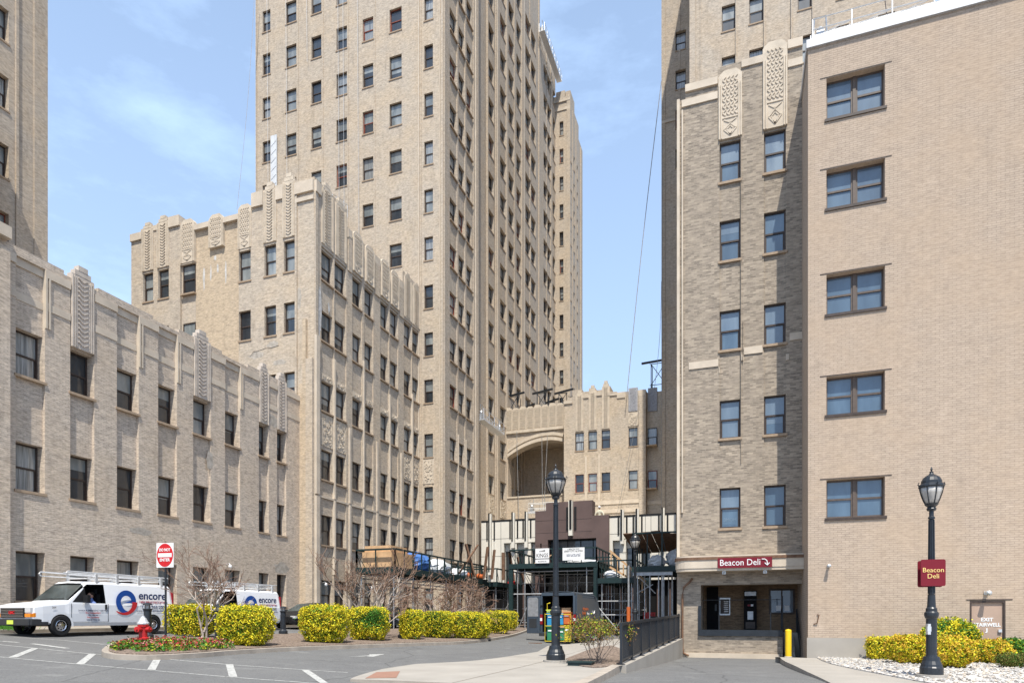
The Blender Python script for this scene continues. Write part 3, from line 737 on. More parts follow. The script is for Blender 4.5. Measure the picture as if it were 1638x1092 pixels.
for (x1, z1), (x2, z2) in zip(cp, cp[1:]): cr_.quad((x1, Yb-.006, z1), (x2, Yb-.006, z2), (x2, Yb-.006, z2+.035), (x1, Yb-.006, z1+.03))
B.add(cr_, 'crack', ['black_trim'])
stain(B, 's', Xb+.0, [(34.55, 20.6, .45, 3.6), (35.5, 21.3, .3, .9)], 'efflorescence', 5)
stain(W, 's', X0, [(16.2, 5.2, .7, .5), (22.5, 5.4, 1.4, .4), (26.6, 9.6, .6, 1.1), (31.4, 13.0, 1.5, .9), (32.2, 4.4, 1.8, .8), (19.9, 13.2, .5, .6)], 'grey_mortar', 6)
# --- middle tower
T_ = Bld('brick_tower', (-32, 55, 1), 'tallest tan brick tower in the middle, its broad front behind the carved block')
Yt, Xt = 48.0, -22.8
g = lambda px: fX(px, Yt)
pc = [(420, 432.5), (457, 474), (498, 514), (538, 555), (580, 597), (623, 642.5), (678.5, 692.5)]
colT = [(g(a), g(b)) for a, b in pc]
rT = rows(0, 14)
for px in (415, 445, 466-20, 486, 527, 568, 672, 669.0):
    pass
ribs = [(g(p)-.05, g(p)+.05, 1, 86, .05, 0) for p in (477, 516.5, 557, 599.5)]+[(g(669.5), g(671), 1, 86, .1, 1), (g(673), g(674), 1, 86, .06, 0), (g(706), Xt-.02, 1, 86, .1, 0), (g(703), g(704), 1, 86, .06, 1), (g(410), g(411.5), 1, 86, .1, 0)]
sk = {(c, r) for c in range(6) for r in range(len(rT)) if prj((colT[c][0]+colT[c][1])/2, Yt, rT[r][1])[1] > {0: 330, 1: 330, 2: 330, 3: 340, 4: 430, 5: 540}[c]}
T_.facade('f', Yt, g(410), Xt-.02, .5, 86, colT, rT, ribs=ribs, mats=('brick_pale', 'stone'), rec=.15, skip=sk, T=.7)
panel(T_, 'f', Yt, (colT[6][0]+colT[6][1])/2, 12.35, 1.0, 2.0, 'leaf', 'stone_cream', .01)
s_ = lambda px: fY(px, Xt)
c1 = [(s_(a), fY(b-.6, Xt-.3)) for a, b in ((721.0, 727.2), (733.6, 739.7), (746.2, 752))]
ex = [(c1[0][0]-.2, c1[2][1]+.2, 1, 86, -.10, 0)]
for a, b in ((c1[0][1], c1[1][0]), (c1[1][1], c1[2][0])): m_ = (a+b)/2; ex += [(m_-.14, m_+.14, 1, 86, .0, 0), (m_-.06, m_+.06, 3, 17, .08, 1)]
ex += [(Yt+.02, Yt+.4, 1, 86, .08, 0), (55.0, 55.4, 1, 86, .06, 0), (c1[2][1]+.5, c1[2][1]+.7, 1, 86, .08, 1)]
T_.facade('s', Xt, Yt+.02, 55.4, .5, 86, c1, rows(0, 14), extra=ex, mats=('brick_tan', 'stone'), rec=.3, simple=True, T=.8)
body(T_, g(410), -25.6, 48.72, 60, .3, 86); body(T_, -25.7, -23.62, 48.72, 55.2, .3, 86)
mb = MB(); mb.box(-41.5, -25, 48, 60, 86, 86.3); T_.add(mb, 'roof', ['soil'])
# blue-grey netting column, white repair sheets hanging on the front
# --- long rear range
Q = Bld('brick_tower', (-32, 72, 1), 'long tan brick range of narrow windows receding behind the middle tower')
X2 = -25.0; s_ = lambda px: fY(px, X2)
pcs = [(782, 786.5), (800.5, 805.5), (814, 818.5), (826.5, 829.8), (841, 845.3), (850, 853.8), (870, 872.6), (876, 878.2), (884.5, 887.2)]
c2 = [(s_(a-.4), fY(b-.5, X2-.3)) for a, b in pcs]
ex = []
def band(pa, pb, d, m=0, z0_=1, z1_=88): ex.append((s_(pa), s_(pb), z0_, z1_, d, m))
band(765.5, 780.5, -.2); band(792, 798, .16, 0); band(793, 794.2, .22, 1); band(808.5, 811.0, .08, 0); band(809.3, 810, .12, 1); band(822, 824, .08); band(833.5, 838, .16, 0); band(836, 837, .2, 1)
band(847, 848.6, .07); band(861, 864, .14); band(873.6, 874.8, .07); band(880.3, 882, .1)
ex.append((81.6, 89.6, 79, 88, None, -1))
lim = prj
Q.facade('s', X2, 55.4, 89.6, .5, 88, c2, rows(3, 19, 2.0), extra=ex, mats=('brick_tan', 'stone'), rec=.3, simple=True, T=.9, limit=100)
Q.flush()
for a, b in c2[:3]: panel(Q, 's', X2, (a+b)/2, 12.35, b-a, 2.0, 'leaf', 'stone_cream', .01)
body(Q, -38, -25.92, 60, 81.5, .3, 88); body(Q, -38, -25.92, 81.5, 89.6, .3, 79)
V = Bld('brick_tower', (-30, 93, 1), 'farthest tan brick tower with stepped top, narrow against the sky right of the long range')
g = lambda px: fX(px, 89.6); ct = [(g(895.0), g(901.2))]
stp = lambda a, b, z: (a, b, z, 78, None, -1)
V.facade('f', 89.6, -25.6, -22.82, .5, 78, ct, rows(4, 18, 2.0), ribs=[(-23.3, -22.82, 1, 78, .1, 0)], extra=[stp(-25.6, -22.82, 76.2), stp(-25.6, -24.9, 75.6), stp(-23.6, -22.82, 75.3), (-25.6, -22.82, 73.4, 73.8, .1, 1), (-25.6, -22.82, 74.6, 74.9, .14, 1)], mats=('brick_pale', 'stone'), simple=True, T=.7)
s_ = lambda px: fY(px, -22.8); c3 = [(s_(912.5), s_(914.2)), (s_(917.6), s_(919.2)), (s_(922.8), s_(924.2))]
V.facade('s', -22.8, 89.62, 96.5, .5, 78, c3, rows(4, 17, 2.0), extra=[(89.62, 96.5, 76, 78, None, -1), (92, 96.5, 74.5, 78, None, -1), (94.6, 96.5, 72.5, 78, None, -1), (s_(915.6), s_(916.4), 1, 74, .08, 0), (s_(920.8), s_(921.5), 1, 74, .08, 0), (95.6, 96.5, 1, 72, .15, 0)], mats=('brick_tan', 'stone'), rec=.3, simple=True, T=.7)
body(V, -37, -23.52, 90.4, 96.5, .3, 73)
# --- building across the end of the court
K = Bld('court_building', (-16, 72, 0), 'tan brick building across the end of the court with a wide segmental arch')
Ya, Yc = 69.0, 67.0
g = lambda px: fX(px, Ya); a0, a1 = -25.5, g(902)
# arch wall: outline as a solid with the arch cut out of it
o0, o1 = g(812.5), a1-.05; zs, zc, zb = 19.4, 20.9, 14.75
mb = MB(); N = 16
arc = []
for i in range(N+1):
    t = i/N; x = o0+(o1-o0)*t; s2 = (t-.08)/.92*2-1; z = zs+(zc-zs)*(1-max(0, 1-(t+.0)/.72)**2*1.0) if t < .72 else zc-(zc-zs)*.22*((t-.72)/.28)**2
    arc.append((x, z))
def strip_(z_top, y0, y1, m, dz=0):
    for (xa, za), (xb, zb_) in zip(arc, arc[1:]):
        p = [(xa, za+dz), (xb, zb_+dz), (xb, z_top if z_top else zb_+dz+.35), (xa, z_top if z_top else za+dz+.35)]
        mb.prism(p, y0, y1, m)
strip_(22.0, Ya, Ya+1.2, 0); strip_(None, Ya-.16, Ya-.003, 1, .0); strip_(None, Ya-.1, Ya-.004, 1, .55)
mb.box(a0, o0, Ya, Ya+1.2, .5, 22.0, 0); mb.box(o0, o1, Ya, Ya+.5, .5, zb, 0); mb.box(o0-.1, o1, Ya-.1, Ya+.55, zb, zb+.18, 1)
mb.box(a0, a1, Ya-.22, Ya+1.1, 22.0, 22.3, 1); mb.box(a0, a1, Ya-.05, Ya+1.0, 22.3, 24.4, 0)
K.add(mb, 'arch_wall', ['brick_pale', 'stone_cream'])
mb = MB(); mb.box(a0, a1, Ya+6, Ya+6.4, .5, 24, 0); mb.box(a0-.5, a0-.003, Ya+1.2, Ya+6, .5, 24, 0); mb.box(a0, a1, Ya+1.21, Ya+5.99, 21.5, 22, 0); mb.box(a0, a1, Ya+1.21, Ya+5.99, zb-.3, zb-.05, 0); K.add(mb, 'loggia_wall', ['brick_tan'])
npn = 8; pw = (a1-g(808))/npn
for i in range(npn): panel(K, 'f', Ya, g(808)+pw*(i+.5), 22.35, pw-.06, 2.5 if i % 2 else 2.6, 'lattice', 'stone_cream', .08)
g = lambda px: fX(px, Yc)
cc = [(g(920), g(934)), (g(941), g(955)), (g(962.3), g(976)), (g(1005.5), g(1020)), (g(1034.5), g(1049.5))]
rK = [(6.3, 8.2), (10.4, 12.3), (14.55, 16.45), (18.95, 20.85)]
rK = rK[2:]
k0, k1 = g(902), -7.56
ex = [(k0, g(976), 25.4, 27.5, None, -1), (g(976), k1, 24.6, 27.5, None, -1), (k0, g(916), 24.7, 27.5, None, -1), (k0, g(908), 24.4, 27.5, None, -1), (g(931), g(942), 25.1, 27.5, None, -1), (g(952), g(963), 25.1, 27.5, None, -1),
      (k0, g(916), 24.0, 24.3, .12, 1), (g(931), g(942), 24.4, 24.7, .1, 1), (g(952), g(963), 24.5, 24.8, .1, 1), (g(972), g(987), 24.4, 24.7, .12, 1), (g(976.5), g(987), 24.35, 24.6, .1, 1),
      (g(987), g(1000), 24.0, 24.6, .08, 1), (g(1021), g(1033), 24.0, 24.6, .08, 1), (k0, g(1033), 12.2, 12.6, .1, 1), (k0, g(1033), 13.1, 13.5, .08, 1), (g(1033), k1, 1, 27.5, -1.0, 0), (g(1033), k1, 24.6, 27.5, None, -1), (g(1033), k1, 13.0, 13.4, -.9, 1),
      (g(936), g(939), 12, 18.3, .1, 1), (g(957), g(960), 12, 18.3, .1, 1), (g(1022), g(1033), 1, 24, .12, 0)]
K.facade('f', Yc, k0, k1, .5, 27.5, cc[:4], rK, extra=ex, mats=('brick_pale', 'stone'), rec=.13, T=1.8)
for (za, zb_) in rK: K.window('f', Yc, (cc[4][0]+cc[4][1])/2, za, cc[4][1]-cc[4][0], zb_-za, .84, frame='frame_red' if za < 16 else 'frame')
for k, top in ((0, 25.25), (1, 25.65), (2, 25.95)):
    a, b = cc[k]; panel(K, 'f', Yc, (a+b)/2, 21.0, b-a-.1, top-21.0, 'steps', 'stone_cream', .05)
a, b = cc[3]; panel(K, 'f', Yc, (a+b)/2, 22.5, b-a, 2.4, 'scale', 'stone_grey', .05); panel(K, 'f', Yc, (a+b)/2, 21.0, b-a+.1, 1.4, 'leaf', 'stone_cream', .03)
a, b = cc[4]; panel(K, 'f', Yc, (a+b)/2, 22.6, b-a, 2.4, 'scale', 'stone_grey', -.9)
body(K, k0, k1, Yc+1.9, 80, .3, 23.8, 'brick_tan'); body(K, a0, k0-.01, 75.5, 80, .3, 23.5, 'brick_tan', 'rear_wall')
mb = MB(); mb.box(k0-.02, k0+.6, 67.9, 69.0, .3, 24.5); K.add(mb, 'side_wall', ['brick_pale'])
# --- right hand tower and its far wing
E = Bld('brick_tower', (4, 58, 0), 'right tan brick tower standing behind the deli block, its front sunlit')
g = lambda px: fX(px, 52)
ce = [(g(1154.5), g(1176)), (g(1198.5), g(1221)), (g(1276), g(1298)), (g(1338), g(1358)), (g(1405), g(1432))]
rE = [(z-1.95, z) for z in (40.05, 44.0, 47.9, 51.8)]
E.facade('f', 52, -3.74, 12.6, .5, 73, ce, rE, ribs=[(g(p), g(p+1.6), 1, 73, .12, 0) for p in (1176.5, 1221.5, 1265, 1299)]+[(-3.74, -3.3, 1, 73, .12, 0), (g(1120), g(1121.5), 1, 73, .05, 0)], mats=('brick_tan', 'stone'), rec=.16, T=.7)
body(E, -3.74, 12.6, 52.72, 69, .3, 73)
E2 = Bld('brick_tower', (-5.5, 74, 0), 'shaded narrow brick wing with small windows, at the left edge of the right tower')
g = lambda px: fX(px, Yc)
E2.facade('f', Yc, -7.56, -3.0, .5, 85, [(g(1080.5), g(1097))], rows(11, 15, 1.9), ribs=[(-7.56, -7.2, 1, 85, .08, 0), (-5.9, -5.7, 1, 85, .06, 0)], extra=[(-7.56, -5.0, 51.2, 51.45, .1, 1)], mats=('brick_tan', 'stone'), rec=.3, T=.7)
body(E2, -7.56, -3.75, 69.1, 80, .3, 85)
# --- deli block
D = Bld('deli_block', (0, 33, -.3), 'five storey tan brick block with two carved arched panels, above the deli entrance')
Yd, d0, d1 = 29.2, -2.63, 2.4
g = lambda px: fX(px, Yd)
cd = [(g(1151), g(1184.5)), (g(1222), g(1257))]
rD = [(5.27, 6.97), (9.1, 10.72), (12.87, 14.55), (16.68, 18.4), (20.05, 21.75)]
zt = 24.75
ex = [(d0, d1, 22.6, 22.6+.0001, 0, 0)] if False else []
ex += [(d0, d1, 25.0, 27, None, -1), (d0, g(1148), 24.55, 27, None, -1), (d0, d0+.35, 24.0, 27, None, -1), (d0+.35, g(1148), 24.25, 24.56, .1, 1), (d0+.2, g(1148), 23.65, 23.95, .06, 1),
       (g(1186), g(1221), 24.7, 25.0, .06, 1), (g(1260), d1, 25.3, 27, None, -1), (g(1260), d1, 24.95, 25.3, .08, 1), (g(1260), d1, 24.2, 24.5, .05, 1), (g(1260), d1, 25.0, 25.3, .08, 1)]
ex += [(g(1183.5), g(1189), 12.3, 12.55, .1, 1), (d0+.5, g(1149), 12.2, 12.5, .04, 1), (g(1150), g(1186), 11.9, 12.15, .04, 1), (g(1190), g(1220), 12.55, 12.85, .04, 1), (g(1222), g(1262), 12.1, 12.35, .04, 1), (g(1263), d1, 12.9, 13.2, .04, 1),
       (g(1187), g(1188), 12.0, 22, .0, 0), (d0, d0+.12, 3.4, 24, .1, 1), (d0+.2, d0+.26, 6.0, 23.5, .1, 1), (g(1185), g(1185.8), 8, 22, .06, 0), (g(1188.5), g(1189.2), 12.5, 14, .06, 0),
       (g(1151), g(1185), 8.6, 22, -.05, 0), (g(1222), g(1257), 8.6, 22, -.05, 0)]
ex += [(g(1121), d1, .85, 2.85, -.8, -1), (g(1252), d1, -.4, .85, -.8, -1)]
D.facade('f', Yd, d0, d1, -.6, 27, cd, rD, extra=ex, mats=('brick_mix', 'stone'), rec=.14, T=.8, kinds=lambda c, r: 'd')
me = text_mesh('HOME', .2, ext=.002, mat='glass_haze'); xs = [v.co.x for v in me.vertices]; me.transform(Matrix.Diagonal((-.5/(max(xs)-min(xs)), 1, 1, 1)))
link('window_lettering', me, D.r, D.local('f', Yd, (cd[0][0]+cd[0][1])/2, -.10, 5.62))
for k, (pa, pb, z1_) in enumerate([(1149, 1187, 24.75), (1220, 1259.5, 25.45)]):
    u = (g(pa)+g(pb))/2; w_ = g(pb)-g(pa); panel(D, 'f', Yd, u, 21.85, w_, z1_-21.85, 'perf', 'stone_cream', .03)
body(D, d0, d1-.01, 33.8, 38, -.6, 24.4, 'brick_tan'); body(D, d0, d1-.01, Yd+.82, 33.8, 3.2, 24.4, 'brick_tan'); body(D, d0, g(1121)-.01, Yd+.82, 33.8, -.6, 3.2, 'brick_tan')
mb = MB(); mb.box(g(1121), d1, 31.5, 31.8, -.6, 3.2); D.add(mb, 'alcove_wall', ['brick_shaded'])
mb = MB(); mb.box(g(1121), d1, Yd+.81, 31.5, 3.05, 3.2); D.add(mb, 'alcove_ceiling', ['brick_shaded'])
mb = MB(); mb.box(g(1121), g(1250), Yd+.2, 31.5, -.5, .8, 0); mb.box(g(1250), d1, 30.6, 31.5, -.5, .8, 0); D.add(mb, 'platform', ['concrete'])
mb = MB(); mb.box(g(1117), g(1252), Yd-.09, Yd+.3, .66, .92); mb.box(g(1117), g(1122), Yd-.07, Yd-.003, .92, 1.95); D.add(mb, 'platform_edge', ['dark_metal'])
mb = MB(); mb.box(g(1090), g(1247), Yd-.1, Yd-.003, -.6, -.08); D.add(mb, 'plinth', ['stone'])
mb = MB()
for k in range(5): mb.box(g(1256), d1-.25, 29.35+.26*k, 30.6, -.45+.22*k, -.23+.22*k)
D.add(mb, 'steps', ['concrete'])
mb = MB(); rl = [(g(1253), 29.3, -.25), (g(1253), 29.3, .75), (g(1253), 30.6, 1.8), (g(1253), 30.6, .8)]
mb.tube(rl, .025); mb.tube([(d1-.12, 29.0, -.2), (d1-.12, 29.0, .7), (d1-.12, 30.6, 1.8), (d1-.12, 30.6, .8)], .035); mb.tube([(d1-.12, 29.0, .3), (d1-.12, 30.6, 1.4)], .03)
D.add(mb, 'handrail', ['dark_metal'])
mb = MB()
for px in (1150, 1233, 1252): mb.tube([(g(px), 29.35, .9), (g(px), 29.35, 2.35)], .03)
for z in (2.2,): mb.tube([(g(1122), 29.35, z), (g(1252), 29.35, z)], .014)
D.add(mb, 'platform_railing', ['dark_metal'])
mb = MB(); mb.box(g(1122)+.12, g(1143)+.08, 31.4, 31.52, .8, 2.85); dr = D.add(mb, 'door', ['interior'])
mb = MB(); mb.box(-.04, .04, -.05, 0, 0, .3); mb.build('handle', 'dark_metal', dr, (g(1142)+.0, 31.4, 1.75))
gx = lambda px: fX(px, 31.5)
mb = MB(); mb.box(gx(1151), gx(1168), 31.42, 31.5, 1.55, 2.35, 0); mb.box(gx(1152.2), gx(1166.5), 31.405, 31.421, 1.62, 2.28, 1)
for k in range(6): mb.box(gx(1158), gx(1165), 31.40, 31.406, 1.7+.09*k, 1.74+.09*k, 2)
D.add(mb, 'menu_board', ['alu', 'frame', 'letter_white'])
mb = MB(); wx0, wx1 = gx(1230), gx(1271)
mb.box(wx0, wx1, 31.44, 31.5, 1.6, 2.72, 0); mb.box(wx0+.07, (wx0+wx1)/2-.03, 31.43, 31.441, 1.67, 2.65, 1); mb.box((wx0+wx1)/2+.03, wx1-.07, 31.43, 31.441, 1.67, 2.65, 1)
mb.box(wx0+.3, wx0+.5, 31.42, 31.431, 1.75, 1.98, 2); mb.box(wx1-.42, wx1-.22, 31.42, 31.431, 1.75, 1.98, 2); D.add(mb, 'alcove_window', ['frame', 'glass_blue', 'letter_white'])
for px, z in ((1276, 2.1),): mb = MB(); mb.box(gx(px), gx(px)+.16, 31.38, 31.5, z, z+.2); D.add(mb, 'wall_box', ['dark_metal'])
# canopy fascia over the deli, with rounded left end
mb = MB(); yf = Yd-.75
prof = [(3.98, 0), (3.90, -.06), (3.80, -.06), (3.78, .0), (3.45, .0), (3.43, -.0)]
def fas(z0_, z1_, out, m=0):
    pts = [(d0-.02, Yd)]
    for i in range(7):
        t = math.pi/2*i/6; pts.append((d0-.02+.55-.55*math.cos(t)-out*math.cos(t), yf+.55-.55*math.sin(t)-out*math.sin(t)))
    pts += [(d1-.02, yf-out), (d1-.02, Yd)]
    i = len(mb.v); n = len(pts); mb.v += [(x, y, z0_) for x, y in pts]+[(x, y, z1_) for x, y in pts]
    mb.f.append(tuple(i+k for k in reversed(range(n)))); mb.m.append(m); mb.f.append(tuple(i+n+k for k in range(n))); mb.m.append(m)
    for k in range(n): mb.f.append((i+k, i+(k+1) % n, i+n+(k+1) % n, i+n+k)); mb.m.append(m)
fas(3.40, 3.52, .0); fas(3.52, 3.86, .03); fas(3.86, 3.98, .06, 1); fas(3.98, 4.04, .01)
cnp = D.add(mb, 'canopy', ['stone', 'old_wood'])
for px in (1158, 1224):
    mb = MB(); u = fX(px, yf); mb.box(u-.07, u+.07, yf+.1, yf+.3, 3.26, 3.40); mb.box(u-.05, u+.05, yf+.09, yf+.105, 3.28, 3.37, 1); D.add(mb, 'canopy_light', ['alu', 'lamp_glass'])
u0, u1 = fX(1148, yf), fX(1235, yf); yy = yf-.04
sg = MB(); sg.box(u0, u1, yy-.03, yy+.005, 3.50, 3.92); sgo = sg.build('shop_sign', 'maroon')
tag(sgo, 'long maroon sign reading Beacon Deli with a bent arrow, on the canopy', 'sign')
text('lettering', 'Beacon Deli', .36, sgo, (u0+(u1-u0)*.415, yy-.034, 3.71), mat='letter_white', fit=(u1-u0)*.74)
mb = MB(); ax = u0+(u1-u0)*.875
mb.tube([(ax-.13, 0, .12), (ax-.02, 0, .12), (ax+.06, 0, .06), (ax+.08, 0, -.02), (ax+.08, 0, -.12)], .022, 6); mb.tube([(ax-.02, 0, -.03), (ax+.08, 0, -.13), (ax+.17, 0, -.03)], .022, 6)
mb.build('arrow', 'letter_white', sgo, (0, yy-.04, 3.71))
# drain pipe on the left corner
mb = MB(); mb.tube([(g(1108), Yd-.1, 3.15), (g(1104), Yd-.1, 3.0), (g(1094), Yd-.1, 2.75), (g(1092), Yd-.12, 2.4), (g(1092), Yd-.12, .15), (g(1094), Yd-.14, -.1), (g(1102), Yd-.2, -.2)], .045, 8)
tag(D.add(mb, 'drain_pipe', ['old_wood']))
# ATM / vending cabinet in the alcove
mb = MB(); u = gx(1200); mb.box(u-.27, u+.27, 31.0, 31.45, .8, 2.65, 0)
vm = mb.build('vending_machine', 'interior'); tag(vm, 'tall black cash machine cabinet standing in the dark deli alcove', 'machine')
mb = MB(); mb.box(u-.24, u+.24, 30.98, 30.998, 2.42, 2.6); mb.build('header_panel', 'galv', vm)
mb = MB(); mb.box(u-.12, u+.02, 30.975, 30.998, 1.95, 2.03, 0); mb.box(u+.02, u+.12, 30.975, 30.998, 1.95, 2.03, 1); mb.box(u-.12, u+.12, 30.97, 30.998, 1.35, 1.72, 2); mb.box(u-.2, u+.2, 30.975, 30.998, .95, 1.25, 3); mb.build('keypad', ['maroon', 'letter_white', 'galv', 'frame'], vm)
# --- big brick block on the right
H = Bld('brick_block', (10, 32, 0), 'big plain brick block with one column of wide four-pane windows, filling the right side')
Yr, x0_ = 26.7, 2.38
g = lambda px: fX(px, Yr)
cr = [(g(1322), g(1415.5))]
rR = [(5.15, 6.57), (8.98, 10.4), (12.72, 14.2), (16.65, 18.1), (19.98, 21.5)]
ex = []
for a, b in rR: ex.append((cr[0][0]-.22, cr[0][1]+.22, b+.02, b+.045, .015, 1))
dx0, dx1 = g(1551), g(1608.5)
ex += [(dx0, dx1, -.1, 2.05, -.12, -1), (dx0-.1, dx1+.2, 2.06, 2.09, .015, 1), (x0_, g(1608)+.45, -.1, .0, 0, 0)]
H.facade('f', Yr, x0_, 22, -.1, 22.75, cr, rR, extra=ex, mats=('brick_smooth', 'frame'), rec=.26, T=.5, kinds=lambda c, r: 'quad')
body(H, x0_, 22, Yr+.52, 38, -.3, 22.75, 'brick_smooth')
mb = MB(); mb.box(x0_-.06, 22, Yr-.1, Yr+.4, 22.75, 23.05); mb.box(x0_-.06, x0_+.3, Yr+.4, 38, 22.75, 23.05); H.add(mb, 'coping', ['coping_metal'])
mb = MB(); mb.box(x0_-.04, dx0-.12, Yr-.05, Yr-.002, -.3, .70); H.add(mb, 'plinth', ['concrete'])
mb = MB(); mb.box(dx0, dx1, Yr+.06, Yr+.12, -.1, 2.05); dd = H.add(mb, 'door', ['door_tan'])
mb = MB(); mb.box(dx0, dx0+.06, Yr, Yr+.058, -.1, 2.05); mb.box(dx1-.06, dx1, Yr, Yr+.058, -.1, 2.05); mb.box(dx0+.06, dx1-.06, Yr, Yr+.058, 1.97, 2.05); H.add(mb, 'door_frame', ['frame'])
mb = MB(); mb.box(dx1-.2, dx1-.1, Yr-.0, Yr+.059, .95, 1.05); mb.build('handle', 'alu', dd)
for s2, z, ft in (('EXIT', 1.38, .36), ('STAIRWELL', 1.2, .8), ('J', 1.02, .07)): text('lettering', s2, .17, dd, ((dx0+dx1)/2, Yr+.055, z), mat='letter_white', bold=.005, fit=ft) 
def flood(px, py, nm_label, s=1):
    x = g(px); z = fz(py, x, Yr); r = empty('wall_light', (x, Yr, z), label=nm_label, cat='wall light')
    mb = MB(); mb.box(-.06*s, .06*s, -.05, 0, -.06*s, .06*s); mb.tube([(0, -.04, 0), (0, -.12*s, .01)], .02*s); mb.build('bracket', 'alu', r)
    mb = MB(); mb.tube([(0, -.08*s, .03*s), (.0, -.34*s, -.01*s)], [.05*s, .085*s], 10); mb.build('lamp_head', 'alu', r, smooth=True); return r
flood(1577, 948, 'small white floodlight above the exit stairwell door', 1.0); flood(1325, 905, 'small white floodlight low on the big brick wall left of the lamp post', .8)
mb = MB(); x = g(1306); mb.tube([(x-.1, Yr-.02, 1.2), (x+.02, Yr-.05, 1.25), (x+.08, Yr-.05, 1.55), (x+.02, Yr-.02, 1.56)], .02)
tag(mb.build('wall_bracket', 'old_wood'), 'small rusty bent bracket on the brick wall near the deli steps', 'bracket')
# ------------------------------------------------------------------ entrance pavilion
N_ = Bld('entrance_pavilion', (-14, 60, 0), 'white and brown panelled entrance pavilion with dark vertical fins, at the end of the drive')
Yp = 56.0; g = lambda px: fX(px, Yp)
p0, p1 = g(770), g(1081)
L = [(p0, p1, .3, 11.6, 0, 0), (p0, g(858), 10.35, 11.6, None, -1), (g(975), p1, 10.2, 11.6, None, -1)]
L += [(g(858), g(975), .3, 11.6, .35, 1), (g(858), g(875), 10.9, 11.6, None, -1), (g(949), g(975), 10.25, 11.6, None, -1)]
L.append((g(806), g(858), .3, 8.2, -.62, 4)); L.append((g(806), g(858), 7.5, 8.2, -.5, 0)); L.append((g(980), g(1040), .3, 8.05, -.62, 4)); L.append((g(980), g(1040), 7.4, 8.05, -.5, 0))
for a, b in ((816, 826), (838, 849), (991, 1001), (1015, 1026)): L.append((g(a), g(b), 4.5, 8.2, -.05, 0))
L += [(g(878), g(955), .3, 8.3, -.6, 4), (g(870), g(962), .3, 5.3, -.7, 2), (g(772), g(858), .3, 4.4, -.7, 2), (g(975), p1, .3, 4.6, -.7, 2), (g(866), g(868), .3, 8, -.0, 1)]  # near-black lower recesses imitate the deep shade under the sheds
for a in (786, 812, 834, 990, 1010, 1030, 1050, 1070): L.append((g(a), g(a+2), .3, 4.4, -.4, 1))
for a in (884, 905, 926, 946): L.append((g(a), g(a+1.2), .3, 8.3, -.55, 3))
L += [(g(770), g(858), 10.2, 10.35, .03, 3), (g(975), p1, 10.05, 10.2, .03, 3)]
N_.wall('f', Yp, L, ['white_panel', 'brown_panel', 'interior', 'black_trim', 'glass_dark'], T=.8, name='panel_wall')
mb = MB()
for z in (7.0, 8.6): mb.box(g(770), g(857.5), Yp-.006, Yp, z, z+.03); mb.box(g(975.5), p1, Yp-.006, Yp, z, z+.03)
for z in (7.8, 8.9, 10.0): mb.box(g(858.5), g(948), Yp-.356, Yp-.35, z, z+.02)
for px in (790, 801, 1032, 1041): mb.box(g(px), g(px)+.03, Yp-.007, Yp, 3, 10.1)
N_.add(mb, 'panel_joint', ['black_trim'])
for px, zb_ in ((785, 5.6), (822, 8.3), (843, 8.3), (996, 8.0), (1020, 8.0), (1061, 7.4)):
    x = g(px); top = 10.9 if px < 900 else 10.6
    mb = MB(); mb.box(x-.14, x+.14, Yp-.32, Yp-.003, min(zb_, 8)-.3, top, 0); fn = N_.add(mb, 'fin', ['white_panel'])
    mb = MB(); mb.box(x-.12, x+.01, Yp-.36, Yp-.322, zb_, top+.05, 0); mb.build('fin_trim', 'black_trim', fn, tuple(-N_.loc+N_.loc))
    for q in (-.36, .36):
        mb = MB(); mb.box(x+q-.065, x+q+.065, Yp-.06, Yp-.003, max(8.5, zb_+.3), 10.2, 0); N_.add(mb, 'trim_strip', ['black_trim'])
x = g(915.5); mb = MB(); mb.box(x-.17, x+.17, Yp-.75, Yp-.353, 8.55, 11.6); fn = N_.add(mb, 'fin', ['white_panel'])
for q in (-.36, .02, .36): mb = MB(); mb.box(x+q-.1, x+q+.1, Yp-(.80 if abs(q) < .1 else .42), Yp-(.752 if abs(q) < .1 else .353), 9.1, 11.65 if abs(q) < .1 else 11.1); N_.add(mb, 'trim_strip', ['black_trim'])
mb = MB(); mb.box(p0, p1, Yp+.82, 66.9, .2, 9.8); N_.add(mb, 'rear_wall', ['white_panel'])
